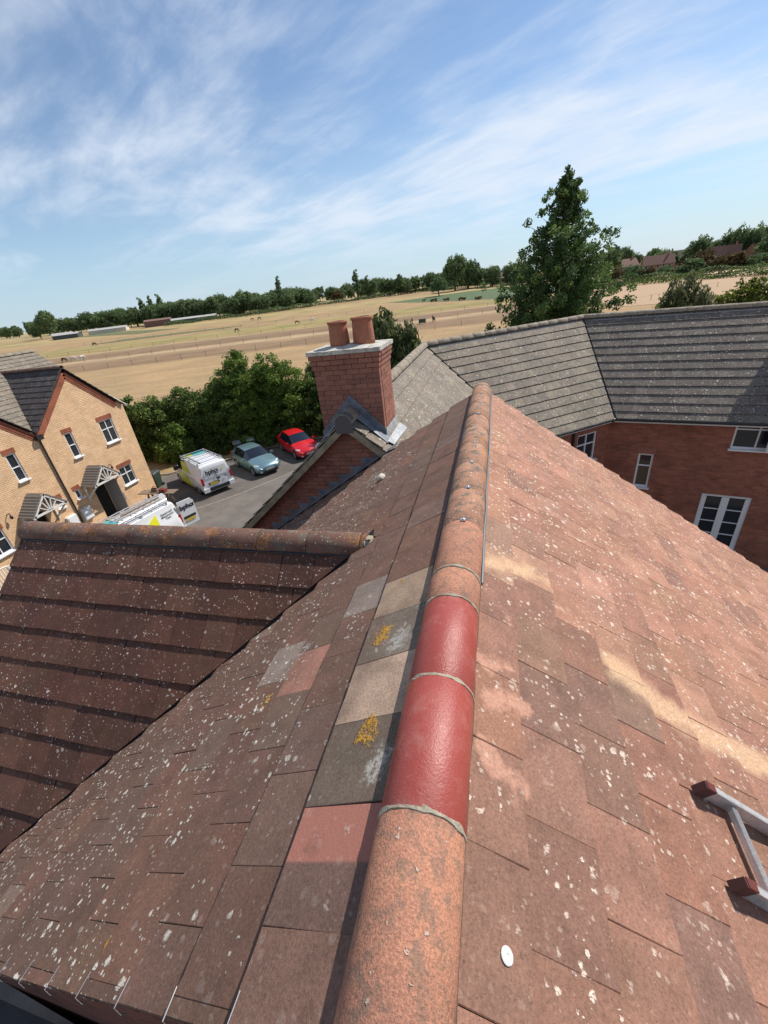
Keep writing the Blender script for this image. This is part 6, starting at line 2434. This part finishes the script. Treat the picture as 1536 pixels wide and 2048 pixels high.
hedge_line('field_hedge', 'long dark hedge along the far edge of the tan fields', [(-212, 254), (-188, 269), (-160, 274), (-136, 304), (-107, 331), (-81, 353), (-56, 367), (-30, 345)], 3.0, 3, LEAF['far'])
hedge_line('field_hedge', 'second hedge behind the crop field and bushes', [(-110, 355), (-60, 392), (-20, 372), (20, 348), (60, 300)], 3.0, 3, LEAF['far'])
hedge_line('village_hedge', 'long green hedge below the village roofs', [(30, 240), (60, 228), (100, 215), (150, 190)], 3.2, 4, LEAF['far'])
hedge_line('village_hedge', 'lower bramble hedge at the near edge of the village field', [(34, 208), (62, 200), (95, 178), (130, 150)], 2.6, 4, LEAF['hedge'])

# ---------------------------------------------------------------- far buildings
def far_fn(c1, c2):
    def fn(t, b):
        n_ = t.noise(t.pos(), .9, 4, .6)
        t.put(b.inputs['Base Color'], t.mix(n_, c1, c2))
        b.inputs['Roughness'].default_value = .9
    return fn


FM = dict(redroof=material('far_red_roof', far_fn((.19, .095, .07), (.14, .075, .058))), brownroof=material('far_brown_roof', far_fn((.16, .11, .085), (.11, .08, .065))), brickw=material('far_brick', far_fn((.34, .17, .11), (.27, .13, .09))),
          creamw=material('far_render', far_fn((.62, .55, .45), (.52, .46, .38))), greyroof=material('far_sheet', far_fn((.42, .41, .39), (.32, .31, .30))), shedw=material('far_shed', far_fn((.20, .115, .085), (.15, .085, .065))), darkw=material('far_dark', far_fn((.06, .07, .065), (.09, .10, .09))))


def far_house(x, y, L, D, he, hr, rz, wall, roof_, label, name='village_house', cat='house', win=True, chim=True, group='houses across the fields'):
    h = thing(name, label, cat, (x, y, terrain_h(x, y) - .1), rz, group)
    mb = MB()
    mb.add([(-L / 2, -D / 2, 0), (L / 2, -D / 2, 0), (L / 2, D / 2, 0), (-L / 2, D / 2, 0), (-L / 2, -D / 2, he), (L / 2, -D / 2, he), (L / 2, D / 2, he), (-L / 2, D / 2, he), (-L / 2, 0, hr - .1), (L / 2, 0, hr - .1)],
           [(0, 1, 5, 4), (2, 3, 7, 6), (1, 2, 6, 9, 5), (3, 0, 4, 8, 7)])
    mb.build('wall', FM[wall], h, True)
    mb = MB()
    e = .3
    k = (hr - he) / (D / 2)
    for s_ in (-1, 1):
        mb.poly([(-L / 2 - e, s_ * (D / 2 + e), he - e * k), (L / 2 + e, s_ * (D / 2 + e), he - e * k), (L / 2 + e, 0, hr), (-L / 2 - e, 0, hr)], .12, (0, 0, 1))
    rf = mb.build('roof', FM[roof_], h, True)
    if chim:
        mb = MB()
        mb.box((L * .32, 0, hr + .5), (.7, .6, 1.6))
        mb.build('chimney', FM['brickw'], rf, True)
    if win:
        for xx in np.arange(-L / 2 + 1.4, L / 2 - 1, 2.4):
            for zz in ((1.0, 3.5) if he > 4 else (1.0,)):
                for s_ in (-1,):
                    w_ = MB().box((xx, s_ * (D / 2 + .02), zz + .6), (1.1, .06, 1.2)).build('window', M['white_upvc'], h, True)
                    MB().box((xx, s_ * (D / 2 + .05), zz + .6), (.94, .03, 1.02)).build('pane', M['glass'], w_, True)
    return h


far_house(66, 278, 10, 8, 5, 8.4, rad(20), 'brickw', 'redroof', 'orange brick house with red roof at the left of the village')
far_house(77, 264, 13, 8, 5, 8.8, rad(-8), 'brickw', 'redroof', 'long red brown roofed house in the middle of the village')
far_house(88, 284, 10, 8, 5, 9.5, rad(60), 'creamw', 'brownroof', 'cream gabled house behind the village roofs')
far_house(103, 258, 11, 8, 5, 9.6, rad(-22), 'brickw', 'redroof', 'large red roofed house among the trees on the rise')
far_house(114, 258, 8, 7, 5, 9.4, rad(55), 'brickw', 'redroof', 'gabled red roofed house beside the large one on the rise')
far_house(96, 290, 10, 8, 5, 9.5, rad(10), 'brickw', 'brownroof', 'brown roofed house half hidden by trees below the rise')
far_house(14, 338, 16, 8, 4, 7.5, rad(10), 'creamw', 'brownroof', 'grey roofed house in the trees left of the tall tree', win=True)
far_house(2, 345, 12, 8, 4, 7.5, rad(30), 'creamw', 'brownroof', 'pale gabled house in the trees above the crop field')
far_house(-172, 318, 9, 7, 4.5, 8.5, rad(60), 'creamw', 'redroof', 'cream gabled cottage with red roof in the far treeline')
far_house(-198, 318, 13, 8, 3, 6.5, rad(25), 'brickw', 'redroof', 'low red roofed house in the treeline behind the sheds')
far_house(-228, 268, 17, 9, 3.6, 4.6, rad(28), 'shedw', 'shedw', 'reddish brown flat topped barn at the far edge of the fields', 'field_barn', 'barn', False, False)
far_house(-206, 278, 30, 8, 2.4, 3.4, rad(33), 'darkw', 'greyroof', 'long pale roofed shed beside the brown barn', 'field_shed', 'shed', False, False)
far_house(-256, 252, 24, 7, 2.2, 3.2, rad(25), 'creamw', 'greyroof', 'long grey roofed stable left of the brown barn', 'field_shed', 'shed', False, False)
far_house(-270, 232, 16, 6, 2.4, 3.2, rad(20), 'darkw', 'greyroof', 'dark field shelter with pale roof at the left', 'field_shed', 'shed', False, False)
far_house(-283, 240, 12, 6, 2.6, 3.3, rad(40), 'darkw', 'greyroof', 'low grey shelter beside the lone tree at the left', 'field_shed', 'shed', False, False)


# ---------------------------------------------------------------- horses, trough, fences
def horse(x, y, rz, coat, label, grazing=True, dark=None):
    h = thing('horse', label, 'horse', (x, y, terrain_h(x, y)), rz, 'horses in the fields')
    bm_ = bmesh.new()
    nk = (.95, 0, 1.0, .13), (1.18, 0, .55, .10), (1.32, 0, .28, .085), (1.42, 0, .08, .06)
    if not grazing:
        nk = (.95, 0, 1.55, .14), (1.10, 0, 1.85, .11), (1.28, 0, 1.82, .10), (1.52, 0, 1.62, .07)
    J = {0: (0, 0, 1.18, .30)}
    E_ = []

    def chain(start, pts):
        last = start
        for q in pts:
            k = len(J)
            J[k] = q
            E_.append((last, k))
            last = k
        return last
    ch_ = chain(0, [(.35, 0, 1.15, .30), (.62, 0, 1.22, .27)])
    chain(ch_, nk)
    rp = chain(0, [(-.35, 0, 1.20, .30), (-.62, 0, 1.22, .25)])
    chain(rp, [(-.80, 0, 1.10, .06), (-.86, 0, .70, .07), (-.84, 0, .45, .04)])
    for s_ in (-1, 1):
        chain(ch_, [(.60, s_ * .17, .85, .12), (.60, s_ * .17, .48, .065), (.58, s_ * .17, .12, .05), (.63, s_ * .17, .03, .06)])
        chain(rp, [(-.58, s_ * .18, .88, .15), (-.50, s_ * .18, .68, .10), (-.72, s_ * .18, .46, .07), (-.68, s_ * .18, .12, .05), (-.63, s_ * .18, .03, .06)])
    me = bpy.data.meshes.new('body')
    me.from_pydata([J[k][:3] for k in range(len(J))], E_, [])
    o_ = bpy.data.objects.new('body', me)
    link(o_, h, True)
    sk = o_.modifiers.new('skin', 'SKIN')
    for k, v_ in enumerate(me.skin_vertices[0].data):
        v_.radius = (J[k][3], J[k][3])
        v_.use_root = k == 0
    o_.modifiers.new('sub', 'SUBSURF').levels = 1
    o_.modifiers['sub'].render_levels = 1
    me.materials.append(coat)
    return h


HW = material('white_coat', None, (.62, .58, .52), .8)
HBr = material('brown_coat', None, (.07, .038, .025), .8)
HK = material('black_coat', None, (.015, .013, .012), .8)
HCh = material('chestnut_coat', None, (.20, .085, .04), .8)
for (x, y, a, m_, lab, g_) in [(-176.4, 162.7, 20, HBr, 'dark brown horse grazing alone in the left fields', True), (-134.5, 110.7, 10, HBr, 'brown horse standing beside a white one near the buff roof', True),
                               (-131.6, 111.6, 30, HW, 'white horse beside a brown one near the buff roof', True), (-128.8, 112.5, 80, HW, 'second white horse facing away near the buff roof', True),
                               (-130.0, 224.0, 40, HCh, 'chestnut horse grazing beside another below the far hedge', True), (-126.5, 226.0, 190, HK, 'black horse grazing below the far hedge', True), (-74.8, 176.7, 15, HW, 'white horse grazing left of the chimney pots', True),
                               (-81.0, 175.0, 10, HCh, 'chestnut horse grazing left of the white horse by the chimney', True), (-104.0, 165.0, 60, HK, 'black horse in the brown strip left of the chimney', True), (-36.3, 234.4, 20, HK, 'dark horse at the edge of the green crop field', False),
                               (-16.9, 125.8, -97, HK, 'black horse standing facing us beside the green trough', False)]:
    horse(x, y, rad(a), m_, lab, g_)
tr = thing('water_trough', 'green box trough standing in the brown field strip', 'trough', (-20, 124.9, 0))
mb = MB()
mb.box((0, 0, .75), (1.9, 1.0, .9))
mb.box((0, 0, 1.24), (2.1, 1.15, .08))
mb.build('body', GB, tr, True)
for xx in (-.8, .8):
    for yy in (-.4, .4):
        MB().box((xx, yy, .15), (.1, .1, .3)).build('leg', M['timber'], tr, True)


def fence(label, a, b, gap, h=1.25):
    a, b = V((*a, 0)), V((*b, 0))
    f_ = thing('field_fence', label, 'fence', tuple(a), 0, 'field fences')
    n_ = int((b - a).length / gap)
    tops = []
    pm = MB().box((0, 0, h / 2), (.09, .09, h))
    pme = me_from('post', pm.v, pm.f)
    pme.materials.append(M['timber'])
    for k in range(n_ + 1):
        q = a.lerp(b, k / n_)
        z_ = terrain_h(q.x, q.y)
        o_ = bpy.data.objects.new('post', pme)
        link(o_, f_)
        o_.matrix_basis = Matrix.Translation((q.x, q.y, z_))
        tops.append((q.x, q.y, z_ + h * .92))
    MB().tube(tops, .018, 4).build('rail_wire', M['grey_plastic'], f_)


fence('thin post fence across the near edge of the brown strip', (-105, 84), (-8, 108), 6)
fence('thin post fence along the pale track', (-130, 106), (10, 140), 7)
fence('thin post fence beyond the brown strip', (-165, 130), (5, 170), 8)
fence('thin post fence through the weedy strip', (-190, 170), (-60, 205), 8)
fence('thin post fence at the edge of the right field', (28, 118), (60, 150), 6)
for (x, y) in ((-31, 232), (-24, 226), (-16, 220), (-8, 214)):
    tree('scrub_tuft', 'straw coloured scrub tuft along the edge of the crop field', 'scrub', (x, y, terrain_h(x, y) - .1), [(0, 0, .7, 1.8, 1.2, .9)], 26, 14, .5, .3, LEAF['rust'], .04, 'scrub tufts by the crop field', ntop=2)
